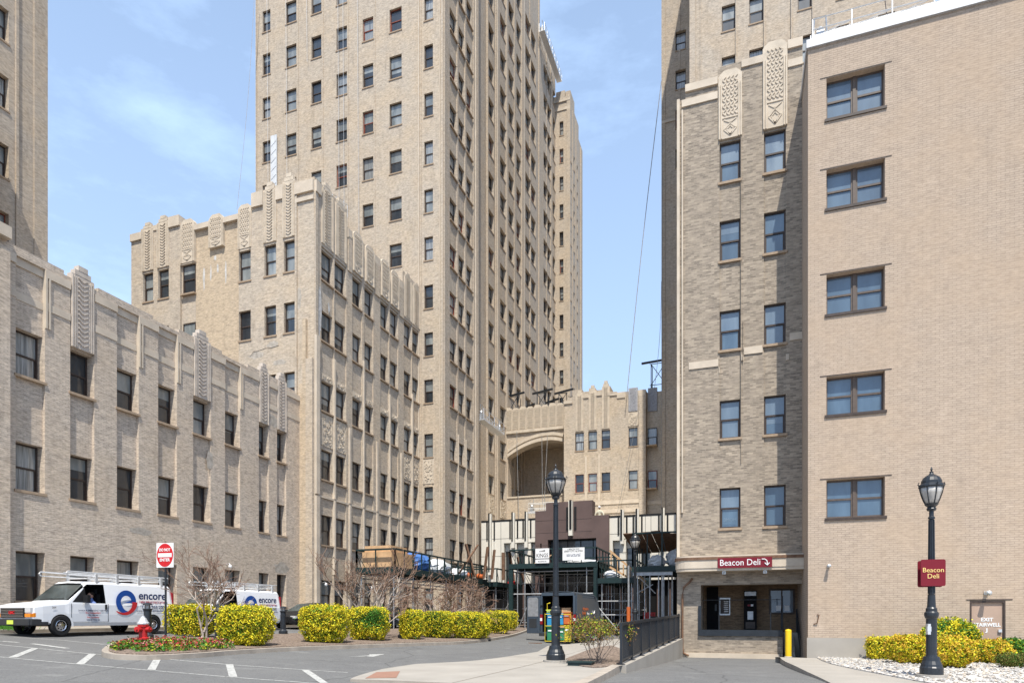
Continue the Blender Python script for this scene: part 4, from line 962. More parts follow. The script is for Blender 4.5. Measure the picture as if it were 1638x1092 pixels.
# ------------------------------------------------------------------ sidewalk sheds and scaffolding
def shed(label, x0, x1, y0, y1, zd, zt, posts, sides='lrfb', stand_z=None):
    r = empty('sidewalk_shed', ((x0+x1)/2, (y0+y1)/2, G((x0+x1)/2, (y0+y1)/2)), label=label, cat='sidewalk shed'); lo = -Vector(r.location)
    mb = MB(); mb.box(x0, x1, y0, y1, zd-.06, zd); mb.box(x0-.05, x1+.05, y0-.05, y0, zd-.32, zd+.05); mb.box(x0-.05, x1+.05, y1, y1+.05, zd-.32, zd+.05); mb.box(x0-.05, x0, y0, y1, zd-.32, zd+.05); mb.box(x1, x1+.05, y0, y1, zd-.32, zd+.05)
    for k in range(int((y1-y0)/.8)): mb.box(x0+.01, x1-.01, y0+.4+.8*k, y0+.46+.8*k, zd-.22, zd-.062)
    mb.build('deck', 'green_steel', r, lo)
    def rail(a, b):
        m_ = MB(); a = Vector(a); b = Vector(b); n = max(1, round((b-a).length/1.15))
        m_.bar(a+Vector((0, 0, zt)), b+Vector((0, 0, zt)), .1, .1)
        for i in range(n+1):
            p = a.lerp(b, i/n); m_.bar(p+Vector((0, 0, zd)), p+Vector((0, 0, zt)), .09 if i % 2 == 0 else .06)
            if i < n and i % 2 == 0: q = a.lerp(b, (i+.45)/n); m_.bar(q+Vector((0, 0, zd+.05)), p+Vector((0, 0, zt-.15)), .03)
        m_.build('railing', 'green_steel', r, lo)
    if 'f' in sides: rail((x0, y0, 0), (x1, y0, 0))
    if 'b' in sides: rail((x0, y1, 0), (x1, y1, 0))
    if 'l' in sides: rail((x0, y0, 0), (x0, y1, 0))
    if 'r' in sides: rail((x1, y0, 0), (x1, y1, 0))
    st = []
    for x, y in posts:
        m_ = MB(); z0_ = G(x, y); m_.tube([(x, y, z0_), (x, y, zd-.06)], .04, 7); m_.box(x-.12, x+.12, y-.12, y+.12, z0_, z0_+.02)
        m_.build('scaffold_post', 'galv', r, lo)
    return r, lo
# left shed runs along the block and the tower
ys = [33.8, 36.2, 38.6, 41, 43.4, 45.8, 48.0]
sh1, lo1 = shed('long dark green sidewalk shed along the carved block, plywood crate and tarps on it', -21.7, -19.1, 33.6, 48.2, 4.35, 5.45, [(x, y) for y in ys for x in (-21.5, -19.3)])
mb = MB()
for y in ys: mb.tube([(-21.5, y, 3.9), (-19.3, y, 3.9)], .03, 5); mb.tube([(-21.5, y, 2.7), (-19.3, y, 3.9)], .025, 5)
for z in (3.5, 3.75): mb.tube([(-19.3, 33.8, z), (-19.3, 48, z)], .03, 5); mb.tube([(-21.5, 33.8, z), (-21.5, 48, z)], .03, 5)
mb.build('brace', 'galv', sh1, lo1)
for i in (1, 3):
    y = ys[i]; mb = MB(); mb.tube([(-19.3, y, G(-19.3, y)+.02), (-19.3, y, G(-19.3, y)+1.1)], .05, 8); mb.build('red_sleeve', 'red_paint', sh1, lo1)
# corner shed, nearer the pavilion
sh2, lo2 = shed('lower dark green shed bending from the tower towards the canopy, timber baulks leaning on it', -22.2, -18.4, 48.6, 54.5, 4.2, 5.3, [(-22, 48.9), (-22, 51.7), (-22, 54.3), (-18.6, 48.9), (-18.6, 51.7), (-18.6, 54.3)], 'rf')
mb = MB()
for z in (2.1, 3.6):
    mb.tube([(-18.6, 48.9, z), (-18.6, 54.3, z)], .03, 5); mb.tube([(-22, 48.9, z), (-18.6, 48.9, z)], .03, 5); mb.tube([(-22, 54.3, z), (-18.6, 54.3, z)], .03, 5)
for k in range(6): mb.tube([(-21.6+.55*k, 50+.7*k, .3), (-21.6+.55*k, 50+.7*k, 4.1)], .024, 5)
for zk in (1.2, 2.9): mb.tube([(-22, 50.6, zk), (-18.6, 50.6, zk)], .022, 5); mb.tube([(-18.6, 48.9, zk), (-18.6, 54.3, zk)], .022, 5)
mb.tube([(-18.6, 49, .8), (-18.6, 54, 3.8)], .025, 5); mb.build('brace', 'galv', sh2, lo2)
# canopy shed over the entrance road
cx0, cx1 = fX(816, 47), fX(954, 47)
sh3, lo3 = shed('tall dark green canopy shed over the entrance drive, carrying two white banners', cx0, cx1, 47, 55.2, 5.45, 6.55, [(cx0+.5, 47.3), (cx0+1.1, 47.3), (cx1-.8, 47.3), (cx0+.5, 51), (cx1-.8, 51), (cx0+.5, 54.8), (cx1-.8, 54.8), (cx0+1.1, 51), (cx0+2.6, 54.8), (cx0+4.2, 54.8)])
mb = MB()
for y in (47.3, 51, 54.8):
    for z in (3.2, 4.9): mb.tube([(cx0+.2, y, z), (cx1-.3, y, z)], .045, 6)
for z in (1.2, 3.2, 4.9): mb.tube([(cx0+.5, 47.3, z), (cx0+.5, 54.8, z)], .035, 5); mb.tube([(cx1-.8, 47.3, z), (cx1-.8, 54.8, z)], .035, 5)
for k in range(9):
    xk = cx0+1.3+(cx1-cx0-2.4)*k/8; mb.tube([(xk, 49+1.1*(k % 5), .05), (xk, 49+1.1*(k % 5), 5.1)], .024, 5)
for yk in (49, 51.2, 53.2):
    for zk in (1.0, 2.1, 4.1): mb.tube([(cx0+.3, yk, zk), (cx1-.3, yk, zk)], .022, 5)
mb.tube([(cx0+2.5, 50, .3), (cx0+5, 50, 4.8)], .022, 5); mb.tube([(cx0+.6, 49, 4.6), (cx0+2.6, 49, .8)], .022, 5)
mb.tube([(cx0+.5, 47.3, .4), (cx0+1.6, 47.3, 3.0)], .03, 5); mb.tube([(cx0+1.1, 47.5, 4.8), (cx0+2.2, 51, 1.2)], .03, 5); mb.build('brace', 'galv', sh3, lo3)
for xk in (cx0+.05, cx1-.05):
    m_ = MB(); m_.box(xk-.16, xk+.16, 46.98, 47.2, .05, 5.4); m_.build('column', 'green_steel', sh3, lo3)
def banner(px0, px1, py0, py1, label, rowsx):
    Yb_ = 46.85; x0 = fX(px0, Yb_); x1 = fX(px1, Yb_); z1 = fz(py0, x0, Yb_); z0 = fz(py1, x0, Yb_); mb = MB(); mb.box(x0, x1, Yb_-.02, Yb_+.02, z0, z1); o = mb.build('banner', 'letter_white'); tag(o, label, 'banner')
    for s2, f, size, mt in rowsx: text('lettering', s2, size, o, ((x0+x1)/2, Yb_-.025, z0+(z1-z0)*f), mat=mt, fit=(x1-x0)*{'KINGS': .84, 'BUILDING CO': .6, 'A BEACON WAY': .55, 'structural': .62}.get(s2, .84))
    return o, x0, x1, z0, z1, Yb_
bn, x0, x1, z0, z1, yb_ = banner(856.5, 878.5, 877, 900.5, 'cream banner reading KINGS above a black line, left one on the canopy shed', [('KINGS', .52, .40, 'letter_black'), ('BUILDING CO', .12, .12, 'letter_black')])
mb = MB(); mb.box(x0, x1, yb_-.03, yb_-.022, z0+(z1-z0)*.28, z0+(z1-z0)*.32)
for k in range(5): mb.box(x0+.3+.1*k, x0+.36+.1*k, yb_-.03, yb_-.022, z0+(z1-z0)*.78, z0+(z1-z0)*(.82+.02*k))
mb.build('lettering', 'letter_black', bn)
banner(900, 935, 876, 896, 'wide white banner with a line of grey lettering, right one on the canopy shed', [('A BEACON WAY', .88, .17, 'letter_black'), ('JERSEY CITY, NJ 07304', .72, .17, 'letter_black'), ("structural", .42, .36, 'logo_navy')])
# right sheds
cx2, cx3 = fX(955, 46.5), fX(1016, 46.5)
sh4, lo4 = shed('small dark green shed with timber offcuts right of the canopy shed', cx2+.1, cx3, 46.5, 54.6, 4.2, 5.5, [(cx2+.3, 46.8), (cx2+2.3, 46.8), (cx3-.3, 46.8), (cx2+.3, 50.5), (cx3-.3, 50.5), (cx2+.3, 54.4), (cx3-.3, 54.4)])
mb = MB()
for z in (1.6, 2.6): mb.tube([(cx2, 46.8, z), (cx3, 46.8, z)], .03, 5); mb.tube([(cx2, 50.5, z), (cx3, 50.5, z)], .03, 5)
for k in range(8):
    xk = cx2+.5+(cx3-cx2-.9)*k/7; mb.tube([(xk, 48.2+.9*(k % 4), .05), (xk, 48.2+.9*(k % 4), 4.1)], .022, 5)
for zk in (.9, 2.0, 3.2): mb.tube([(cx2, 48.6, zk), (cx3, 48.6, zk)], .022, 5); mb.tube([(cx2, 52, zk), (cx3, 52, zk)], .022, 5)
mb.tube([(cx2, 46.8, 2.2), (cx2+1.6, 46.8, .3)], .04, 5); mb.tube([(cx2+1.2, 46.8, .3), (cx3-.4, 46.8, 2.6)], .03, 5); mb.build('brace', 'galv', sh4, lo4)
x4, x5 = fX(1012, 43.5), fX(1083, 43.5)
sh5, lo5 = shed('dark shed with rusty roof sheets and wrapped bundles, against the right block', x4, x5, 43.5, 50, 4.75, 7.0, [(x4+.3, 43.7), (x4+1.1, 43.7), (x4+1.9, 43.7), (x5-1.2, 43.7), (x5-.9, 43.9), (x4+.3, 47), (x4+1.5, 47), (x4+2.2, 47), (x4+2.9, 47), (x5-.9, 47), (x4+.3, 49.8), (x5-.9, 49.8)])
mb = MB()
for z in (4.2,): mb.box(x4, x5-.3, 43.55, 43.7, z, z+.3)
mb.tube([(x4+.2, 43.7, 4.3), (x5-1.4, 43.7, 3.0)], .035, 5); mb.tube([(x4, 43.7, 2.9), (x4+1.3, 43.7, 3.6)], .03, 5); mb.build('brace', 'galv', sh5, lo5)
mb = MB(); Mx = Matrix.Translation((x4-.6, 44, 7.0)) @ Matrix.Rotation(math.radians(-9), 4, 'X')
for k in range(9): mb.box(.62*k-.1, .62*k+.5, -.2, 5.2, .02*(k % 3), .05+.02*(k % 3), 0, Mx @ Matrix.Rotation(math.radians(R.uniform(-3, 3)), 4, 'Y'))
mb.build('roof_sheet', 'old_wood', sh5, lo5)
# things lying on the sheds
def thing(mb, name, mats, label, cat, group=None, smooth=False): return tag(mb.build(name, mats, smooth=smooth), label, cat, group)
mb = MB(); mb.box(-21.5, -19.5, 33.9, 36.6, 4.36, 5.35); mb.box(-21.4, -19.6, 34.0, 36.0, 5.36, 5.72)
mb.box(-20.55, -20.45, 33.87, 33.899, 4.4, 5.3); thing(mb, 'plywood_crate', 'plywood', 'large plywood crate at the near end of the left shed deck', 'crate')
def bundle(c, r, mat, label, seed):
    rg = random.Random(seed); mb = MB(); mb.ell((0, 0, 0), r, 18, 12)
    mb.v = [(c[0]+x*(1+rg.uniform(-.13, .13)), c[1]+y*(1+rg.uniform(-.13, .13)), c[2]+max(z, -r[2]*.75)*(1+rg.uniform(-.15, .15))) for x, y, z in mb.v]
    return thing(mb, 'tarp_bundle', mat, label, 'tarp', smooth=False)
bundle((-20.2, 38.2, 4.95), (.9, 1.3, .72), 'tarp_blue', 'blue tarpaulin heaped beside the plywood crate', 1)
bundle((-20.1, 41.2, 4.85), (.9, 1.5, .6), 'tarp_white', 'white sheet heaped beyond the blue tarpaulin', 2)
bundle((-20.0, 44.3, 4.65), (.8, 1.2, .4), 'tarp_white', 'low white wrapped heap farther along the left shed', 3)
bundle((x4+3.1, 45.2, 5.35), (1.1, .8, .75), 'tarp_white', 'clear plastic wrapped bundle on the right shed deck', 4)
bundle((x4+1.4, 45.0, 5.15), (.6, .7, .5), 'tarp_white', 'small plastic bundle left of the big one on the right shed', 5)
bundle((cx2+.9, 47.5, 4.5), (.6, .6, .35), 'tarp_white', 'crumpled plastic on the small shed deck', 6)
bundle((cx1-1.2, 48, 5.6), (1.3, .4, .16), 'tarp_white', 'flat white sheeting lying below the wide banner', 7)
for k, (x, y, a, zz) in enumerate([(-19.0, 45.2, -25, 6.9), (-18.8, 46.9, 12, 6.9), (-18.7, 48.3, 9, 6.8), (-18.3, 49.8, 0, 6.7), (-18.0, 51.4, -14, 6.8), (-17.8, 53.4, -22, 6.6)]):
    mb = MB(); dx = math.tan(math.radians(a))*2.4; mb.bar((x-dx*.1, y, 4.45), (x+dx*.35, y+dx*.5, zz), .26, .12); 
    thing(mb, 'timber_baulk', 'old_wood', ['near slanting brown timber baulk above the left shed', 'second brown timber baulk rising from the shed', 'third brown timber baulk, leaning away', 'upright brown timber baulk at the bend of the shed', 'brown timber baulk leaning left near the canopy shed', 'last brown timber baulk next to the canopy shed'][k], 'timber', 'timber baulks on the shed')
mb = MB(); mb.bar((-19.3, 43.2, 4.6), (-18.8, 45.6, 6.9), .12, .1); thing(mb, 'timber_brace', 'old_wood', 'thin slanting timber propping the first baulk', 'timber')
mb = MB(); mb.lathe([(.42, 0), (.36, .3), (.3, .34), (.26, .9), (.2, 1.0)], 12, (-18.9, 53.6, 4.22)); thing(mb, 'debris_chute', 'red_paint', 'red plastic debris chute section on the shed deck', 'debris chute')
for k, (x, y) in enumerate([(-19.6, 45.6), (-19.3, 47.2)]): mb = MB(); mb.ell((x, y, 4.6), (.35, .4, .26), 10, 7); thing(mb, 'sack', 'orange', ['nearer orange sack on the left shed deck', 'farther orange sack on the left shed deck'][k], 'sack')
mb = MB(); fx = cx2+.9
for k in range(6): mb.bar((fx+.45*k, 47.2, 6.1-.42*k), (fx+.45*k, 47.2, 5.0-.42*k+.3), .09, .1)
mb.bar((fx-.1, 47.2, 6.3), (fx+2.5, 47.2, 3.9+.1), .1, .14); mb.bar((fx-.1, 47.2, 5.1), (fx+1.6, 47.2, 4.1), .1, .14)
thing(mb, 'timber_stair', 'plywood', 'pale new timber stair stringer on the small shed', 'timber')
mb = MB(); bx = cx0+1.7; mb.bar((bx, 47.6, 5.5), (bx+1.1, 48, 6.3), .07, .07); mb.bar((bx+.4, 47.6, 5.5), (bx+1.3, 48, 6.2), .07, .07); thing(mb, 'timber_offcuts', 'plywood', 'pale timber offcuts leaning on the left end of the canopy shed', 'timber')
mb = MB(); mb.box(fX(1029, 49), fX(1048, 49), 48.9, 49.1, .3, 1.8); mb.box(fX(1040, 49), fX(1066, 49), 48.7, 48.85, .2, 1.5, 1); thing(mb, 'barrier_board', ['red_paint', 'frame'], 'red board standing under the right shed', 'barrier')
mb = MB(); mb.prism([(fX(1030, 44.5), .15), (fX(1046, 44.5), .6), (fX(1051, 44.5), 1.2), (fX(1052, 44.5), .2)], 44.5, 46, 0); thing(mb, 'ramp_panel', 'galv', 'slanting grey ramp panel under the right shed', 'panel')
# ------------------------------------------------------------------ swing stages and rope
def stage(loc, L, rot, label, tilt=0, s=1.0):
    r = empty('swing_stage', loc, rot, label=label, cat='swing stage', group='suspended scaffold stages'); h = L/2
    mb = MB(); mb.box(-h, h, -.35, .35, 0, .06)
    for z in (.12,): mb.box(-h, h, -.37, -.351, 0, .2)
    mb.build('platform', 'alu', r); rl = MB()
    for y in (-.36, .36):
        for z in (.5, 1.05): rl.tube([(-h, y, z), (h, y, z)], .03, 5)
        n = max(2, int(L/1.2))
        for i in range(n+1): x = -h+L*i/n; rl.tube([(x, y, 0), (x, y, 1.05)], .025, 5); 
        for i in range(n): x = -h+L*i/n; rl.tube([(x, y, .1), (x+L/n, y, .5)], .02, 5)
    rl.build('railing', 'alu', r)
    for s_ in (-1, 1):
        mb = MB(); x = s_*(h-.3); mb.box(x-.14, x+.14, -.15, .15, .1, .65); mb.lathe([(.1, .65), (.13, .8), (.06, .95)], 8, (x, 0, 0)); mb.tube([(x-.25, 0, 0), (x-.2, 0, 1.5), (x+.2, 0, 1.5), (x+.25, 0, 0)], .03, 5); mb.build('hoist', 'galv', r)
    return r
st = stage((-23.2+.3, 57.2, 17.1), 5.4, math.radians(90+0), 'long silver swing stage hanging low on the tower beside the court'); st.location = (-22.7, 58.3, 19.6)
stage((fX(541, 46.3), 46.3, 34.9), 1.3, math.radians(70), 'small silver basket hanging just above the carved block roof').scale = (1, 1, 1)
stage((fX(871, 66.0), 66.0, 12.4), 3.4, 0, 'silver swing stage hanging under the arch behind the street lamp')
stage((-24.3, 84.9, 77.2), 8.6, math.radians(90), 'high swing stage at the roof edge of the long range against the sky')
stage((7.3, 27.7, 23.6), 9.4, 0, 'white railed swing stage parked along the roof of the big brick block').scale = (1, 1, .72)
def rope(pts, label, r=.02, mat='galv', nm='rope'):
    mb = MB(); mb.tube(pts, r, 4, cap=False); return tag(mb.build(nm, mat), label, 'rope', 'hanging ropes')
def skyrope(p, q, Y, sag, label, r=.028):
    a = Vector((fX(p[0], Y), Y, fz(p[1], fX(p[0], Y), Y))); b = Vector((fX(q[0], Y), Y, fz(q[1], fX(q[0], Y), Y))); pts = []
    for i in range(13):
        t = i/12; c = a.lerp(b, t); c.x += sag*math.sin(math.pi*t); pts.append(tuple(c))
    rope(pts, label, r, 'stone_grey')
skyrope((408, -30), (379, 335), 47, .25, 'thin rope slanting across the sky left of the middle tower', .022)
skyrope((1058, 130), (1003, 630), 66, -.12, 'long rope slanting across the sky left of the right tower', .035)
skyrope((1058, 450), (1046, 628), 66, .2, 'short thin rope in the sky beside the shaded wing', .02)
for k, (pa, pb, za, zb_, Y) in enumerate([(868, 869, 20.5, 13.4, 66), (877, 872, 20.5, 13.4, 66), (828, 832, 22, 9, 68.5), (1060, 1059, 50, 11, 66.2), (1025, 985, 23, 11, 66.3)]):
    rope([(fX(pa, Y), Y-.3, za), (fX(pb, Y), Y-.3, zb_)], ['pale rope holding the stage under the arch, left one', 'pale rope holding the stage under the arch, right one', 'loose pale rope hanging across the arch', 'pale rope down the shaded right wall', 'slanting dark rope across the court building'][k], .03 if k != 4 else .018)
for k, (px, z0_, z1_) in enumerate([(428, 28, 86), (458, 30, 86), (541, 29, 86), (549, 29, 86), (572, 30, 86), (489, 50, 86)]):
    rope([(fX(px, 47.7)+.15, 47.7, z0_), (fX(px, 47.7), 47.6, (z0_+z1_)/2), (fX(px, 47.7), 47.7, z1_)], ['%s thin rope down the middle tower front' % q for q in ('first', 'second', 'third', 'fourth', 'fifth', 'sixth')][k], .015)
for k, (px, z1_) in enumerate([(1312, 38), (1390, 38)]): rope([(fX(px, 51), 28.5+k, 24.5), (fX(px-4, 51)*.95, 40, 60)], ['left cable rising from the roof stage', 'right cable rising from the roof stage'][k], .015, 'frame')
# white repair sheeting strip on the tower
mb = MB(); xx = fX(438, 47.85); mb.box(xx-.35, xx+.3, 47.84, 47.92, 29, 44.6)
for k in range(20): mb.bar((xx-.3, 47.83, 29.4+.75*k), (xx+.25, 47.83, 29.8+.75*k), .03)
thing(mb, 'repair_sheet', 'tarp_white', 'narrow white repair sheeting hanging on the left of the middle tower', 'sheeting')
# roof outriggers on the court building
for k, (px, py, Y, s) in enumerate([(824, 655, 71, 1), (848, 655, 72, .6), (868, 655, 71, 1), (884, 655, 72, .7), (902, 645, 71, .9), (925, 628, 72, .8), (1054, 628, 70, 1.5)]):
    x = fX(px, Y); zb_ = 24.0; r = empty('roof_outrigger', (x, Y, zb_), label=['leftmost steel outrigger frame on the arch parapet', 'short outrigger beside the leftmost one', 'middle steel outrigger frame on the parapet', 'short outrigger right of the middle one', 'outrigger at the corner of the taller parapet', 'outrigger above the tall carved panels', 'tall outrigger beside the shaded wall on the right'][k], cat='outrigger', group='steel outriggers on the court roof')
    mb = MB(); h = 2.7*s
    for a, b in ((-.5, -.5), (.5, -.5), (.5, .5), (-.5, .5)): mb.tube([(a*s, b, 0), (a*s, b, h)], .045, 5)
    for z in (h*.45, h): mb.tube([(-.6*s, -.5, z), (.6*s, -.5, z)], .04, 5); mb.tube([(-.5*s, -.5, z), (-.5*s, .5, z)], .04, 5)
    mb.tube([(-.5*s, -.5, h*.45), (.5*s, -.5, h)], .035, 5); mb.tube([(-.5*s, -.5, h), (.5*s, -.5, h*.45)], .035, 5); mb.build('frame', 'dark_metal', r)
    mb = MB(); mb.bar((-1.2*s, 0, h+.25*s), (1.5*s, -1.2, h+.1), .14, .2); mb.build('beam', 'dark_metal', r)
# ------------------------------------------------------------------ street lamps
def lamp(x, y, z, H, label, s=1.0, grp='black street lamps'):
    r = empty('street_lamp', (x, y, z), label=label, cat='street lamp', group=grp); k = s
    mb = MB(); mb.lathe([(.36*k, -.02), (.36*k, .10)], 20); mb.build('footing', 'concrete', r)
    mb = MB(); mb.lathe([(.27*k, .10), (.27*k, .26), (.25*k, .29), (.24*k, .34), (.20*k, .42), (.185*k, .5), (.18*k, .52)], 18)
    mb.lathe([(.135*k, .52), (.125*k, .56), (.125*k, 1.42), (.145*k, 1.44), (.165*k, 1.5), (.165*k, 1.56), (.13*k, 1.6), (.13*k, 1.66), (.10*k, 1.7), (.085*k, 1.98), (.095*k, 2.0)], 18)
    mb.build('base', 'dark_metal', r, smooth=False)
    mb = MB(); mb.lathe([(.07*k, 2.0), (.052*k, H-1.05), (.08*k, H-1.04), (.08*k, H-1.0), (.055*k, H-.98), (.055*k, H-.86), (.1*k, H-.84), (.115*k, H-.8), (.09*k, H-.76), (.14*k, H-.72), (.16*k, H-.69)], 14)
    for j in range(8):
        t = j*math.pi/4; mb.tube([(.075*k*math.cos(t), .075*k*math.sin(t), 2.02), (.06*k*math.cos(t), .06*k*math.sin(t), H-1.06)], .012, 4)
    mb.build('pole', 'dark_metal', r)
    hd = MB(); hd.lathe([(.285*k, H-.30), (.30*k, H-.27), (.29*k, H-.23), (.24*k, H-.2), (.235*k, H-.14), (.19*k, H-.06), (.12*k, H-.01), (.06*k, H+.02), (.04*k, H+.06), (.05*k, H+.08), (.015*k, H+.1), (.03*k, H+.14), (.006*k, H+.2)], 16)
    prof = [(.15*k, H-.68), (.20*k, H-.58), (.25*k, H-.44), (.285*k, H-.30)]
    for j in range(8):
        t = j*math.pi/4+.2; hd.tube([(a*math.cos(t), a*math.sin(t), z_) for a, z_ in prof], .012*k, 4)
    for j in range(4):
        t = j*math.pi/2+.2; hd.tube([(.30*k*math.cos(t), .30*k*math.sin(t), H-.26), (.325*k*math.cos(t), .325*k*math.sin(t), H-.22), (.30*k*math.cos(t), .30*k*math.sin(t), H-.17)], .014, 4)
    hd.build('lamp_cap', 'dark_metal', r)
    mb = MB(); mb.lathe([(a-.012*k, z_) for a, z_ in prof], 16); mb.build('lamp_glass', 'lamp_glass', r, smooth=True)
    return r
lx, ly = P(1490, 15.5); lampR = lamp(lx, ly, .02, 4.84, 'black lamp post carrying the maroon square sign, in the gravel on the right', .92)
mb = MB(); mb.box(-.12, -.06, -.2, .0, 1.05, 1.3); mb.box(-.13, -.05, -.205, -.199, 1.12, 1.24, 0); mb.build('outlet_box', 'alu', lampR)
lx2, ly2 = P(889, 19.4); lamp(lx2, ly2, .10, 5.74, 'tallest looking black lamp post on the pavement in front of the navy van', 1.05)
lx3, ly3 = P(1016, 34.5); lamp(lx3, ly3, .2, 5.6, 'distant black lamp post with a red sleeve at its foot, before the right shed', 1.0)
mb = MB(); mb.tube([(lx3-.35, ly3, .1), (lx3-.35, ly3, 4.2)], .05, 8, 0); mb.tube([(lx3-.35, ly3-.02, .5), (lx3-.35, ly3-.02, 2.0)], .1, 8, 1); tag(mb.build('scaffold_post', ['galv', 'orange']), 'galvanised post in a bright orange-red sleeve beside the distant lamp', 'post')
# sign on right lamp
sx, sy = lx, ly-.12; r = empty('hanging_sign', (sx, sy, 2.53), 0, label='maroon square sign reading Beacon Deli on the right lamp post', cat='sign')
r.rotation_euler = (0, 0, math.radians(6))
mb = MB(); w_ = .262; h_ = .315; c = .04
pts = []
for cx_, cz_, a0_ in ((w_-c, h_-c, 0), (-w_+c, h_-c, 90), (-w_+c, -h_+c, 180), (w_-c, -h_+c, 270)):
    for j in range(4): t = math.radians(a0_+30*j); pts.append((cx_+c*math.cos(t), cz_+c*math.sin(t)))
mb.prism(pts, -.02, 0); mb.prism([(x-.02, z-.02) for x, z in pts], .12, .135); mb.build('sign_plate', 'maroon', r)
text('lettering', 'Beacon', .155, r, (0, -.024, .06), mat='letter_cream', fit=.44); text('lettering', 'Deli', .155, r, (0, -.024, -.085), mat='letter_cream', fit=.24)
# ------------------------------------------------------------------ fence on the retaining wall
def wz(y): return .18+.36*(y-17.6)/(29.1-17.6)
wx = lambda y: -3.18+.55*(y-17.6)/(11.5)
mb = MB(); A = (wx(17.6), 17.6); Bp = (wx(29.1), 29.1); n = 8
for i in range(n):
    ya, yb = 17.6+11.5*i/n, 17.6+11.5*(i+1)/n; xa, xb = wx(ya), wx(yb)
    vs = [(xa, ya, -.5), (xa+.26, ya, -.5), (xb+.26, yb, -.5), (xb, yb, -.5), (xa, ya, wz(ya)), (xa+.26, ya, wz(ya)), (xb+.26, yb, wz(yb)), (xb, yb, wz(yb))]
    k = len(mb.v); mb.v += vs
    for f in ((4, 5, 6, 7), (1, 2, 6, 5), (3, 0, 4, 7), (0, 1, 5, 4)): mb.f.append(tuple(k+q for q in f)); mb.m.append(0)
kp = [(wx(17.6)+.13, 17.6, .1)]
tag(mb.build('retaining_wall', 'concrete'), 'low concrete retaining wall below the black fence, rising towards the deli', 'retaining wall')
fr = empty('metal_fence', (wx(17.6), 17.6, .2), label='black metal fence with dark slats on the low concrete wall', cat='fence'); lo = tuple(-Vector(fr.location))
mb = MB(); ra = []
def fp(y, z): return (wx(y)+.1, y, wz(y)+z)
mb.bar(fp(17.7, 1.1), fp(29.05, 1.0), .06, .09); mb.bar(fp(17.7, .12), fp(29.05, .12), .05, .05); mb.build('rail', 'dark_metal', fr, lo)
for i in range(9):
    y = 17.7+11.3*i/8; mb = MB(); mb.bar(fp(y, -.02), fp(y, 1.08), .07, .07); mb.box(wx(y)+.02, wx(y)+.2, y-.08, y+.08, wz(y), wz(y)+.015); mb.build('post', 'dark_metal', fr, lo)
mb = MB(); y = 17.8
while y < 29:
    mb.bar(fp(y, .12), fp(y, 1.06), .012, .075 if y > 19.2 else .022); y += .105 if y > 19.2 else .07
mb.build('slats', 'dark_metal', fr, lo)
# bollard, utility cover etc
bx, by = fX(1261, 27.2), 27.2
r = empty('bollard', (bx, by, -.05), label='bright yellow steel bollard beside the deli steps', cat='bollard'); mb = MB(); mb.lathe([(.115, -.2), (.115, 1.0), (.10, 1.03), (.0, 1.06)], 18, cap=False); mb.build('post', 'yellow_paint', r, smooth=False); mb = MB(); mb.lathe([(.15, -.02), (.12, .01)], 16); mb.build('collar', 'concrete', r)
ux, uy = gp(930, 1062, zf=lambda x, y: .16); mb = MB(); mb.box(ux-.33, ux+.33, uy-.25, uy+.2, .1, .22); mb.box(ux-.36, ux+.36, uy-.28, uy+.23, .22, .25); tag(mb.build('utility_cover', 'green_steel'), 'small grey green utility box lid set in the mulch bed', 'utility cover')
# ------------------------------------------------------------------ lighted bollards
def lbol(px, py, H, label, kind=0):
    x, y = gp(px, py, .15); z = G(x, y)+.15; r = empty('light_bollard', (x, y, z), label=label, cat='bollard', group='black bollard lights on the island'); k = H
    mb = MB(); mb.lathe([(.19, 0), (.19, .1*k), (.15, .13*k), (.12, .16*k), (.115, .78*k), (.14, .79*k), (.15, .82*k), (.12, .835*k)], 14); mb.build('post', 'dark_metal', r)
    mb = MB(); mb.lathe([(.085, .835*k), (.085, .93*k)], 10); mb.build('lens', 'lamp_glass' if kind == 0 else 'dark_metal', r)
    mb = MB(); mb.lathe([(.15, .93*k), (.14, .955*k), (.09, .985*k), (.03, k), (0.0, k+.01)], 14, cap=False)
    for j in range(4): t = j*1.57; mb.tube([(.1*math.cos(t), .1*math.sin(t), .83*k), (.1*math.cos(t), .1*math.sin(t), .94*k)], .01, 4)
    mb.build('cap', 'dark_metal', r); return r
lbol(236, 1021, 1.22, 'black bollard light right behind the red hydrant')
lbol(349.5, 1026, 1.28, 'black bollard light between the bare tree and the second hedge')
lbol(453, 1013, 1.2, 'black bollard light in front of the black car')
lbol(643, 1020, 1.25, 'black bollard light at the left end of the far hedges', 1)
# ------------------------------------------------------------------ hydrant
hx, hy = gp(229, 1031, .15); hz = G(hx, hy)+.32
r = empty('fire_hydrant', (hx, hy, hz), math.radians(10), label='red fire hydrant with a silver bonnet among the flowers', cat='hydrant')
mb = MB(); mb.lathe([(.17, 0), (.17, .05), (.12, .07), (.115, .36), (.15, .38), (.155, .44)], 14); mb.build('barrel', 'red_paint', r)
mb = MB(); mb.lathe([(.155, .44), (.17, .46), (.17, .49), (.14, .52), (.12, .56), (.09, .62), (.05, .66), (.045, .70), (.0, .71)], 14, cap=False); mb.build('bonnet', 'alu', r)
for t, l in ((math.pi, .24), (0, .24), (-math.pi/2, .26)):
    mb = MB(); c_, s2 = math.cos(t), math.sin(t); mb.tube([(.08*c_, .08*s2, .3), (l*.8*c_, l*.8*s2, .3)], .07, 10); mb.tube([(l*.8*c_, l*.8*s2, .3), (l*c_, l*s2, .3)], .085, 8); mb.tube([(l*c_, l*s2, .3), ((l+.05)*c_, (l+.05)*s2, .3)], .03, 6); mb.build('nozzle', 'red_paint', r)
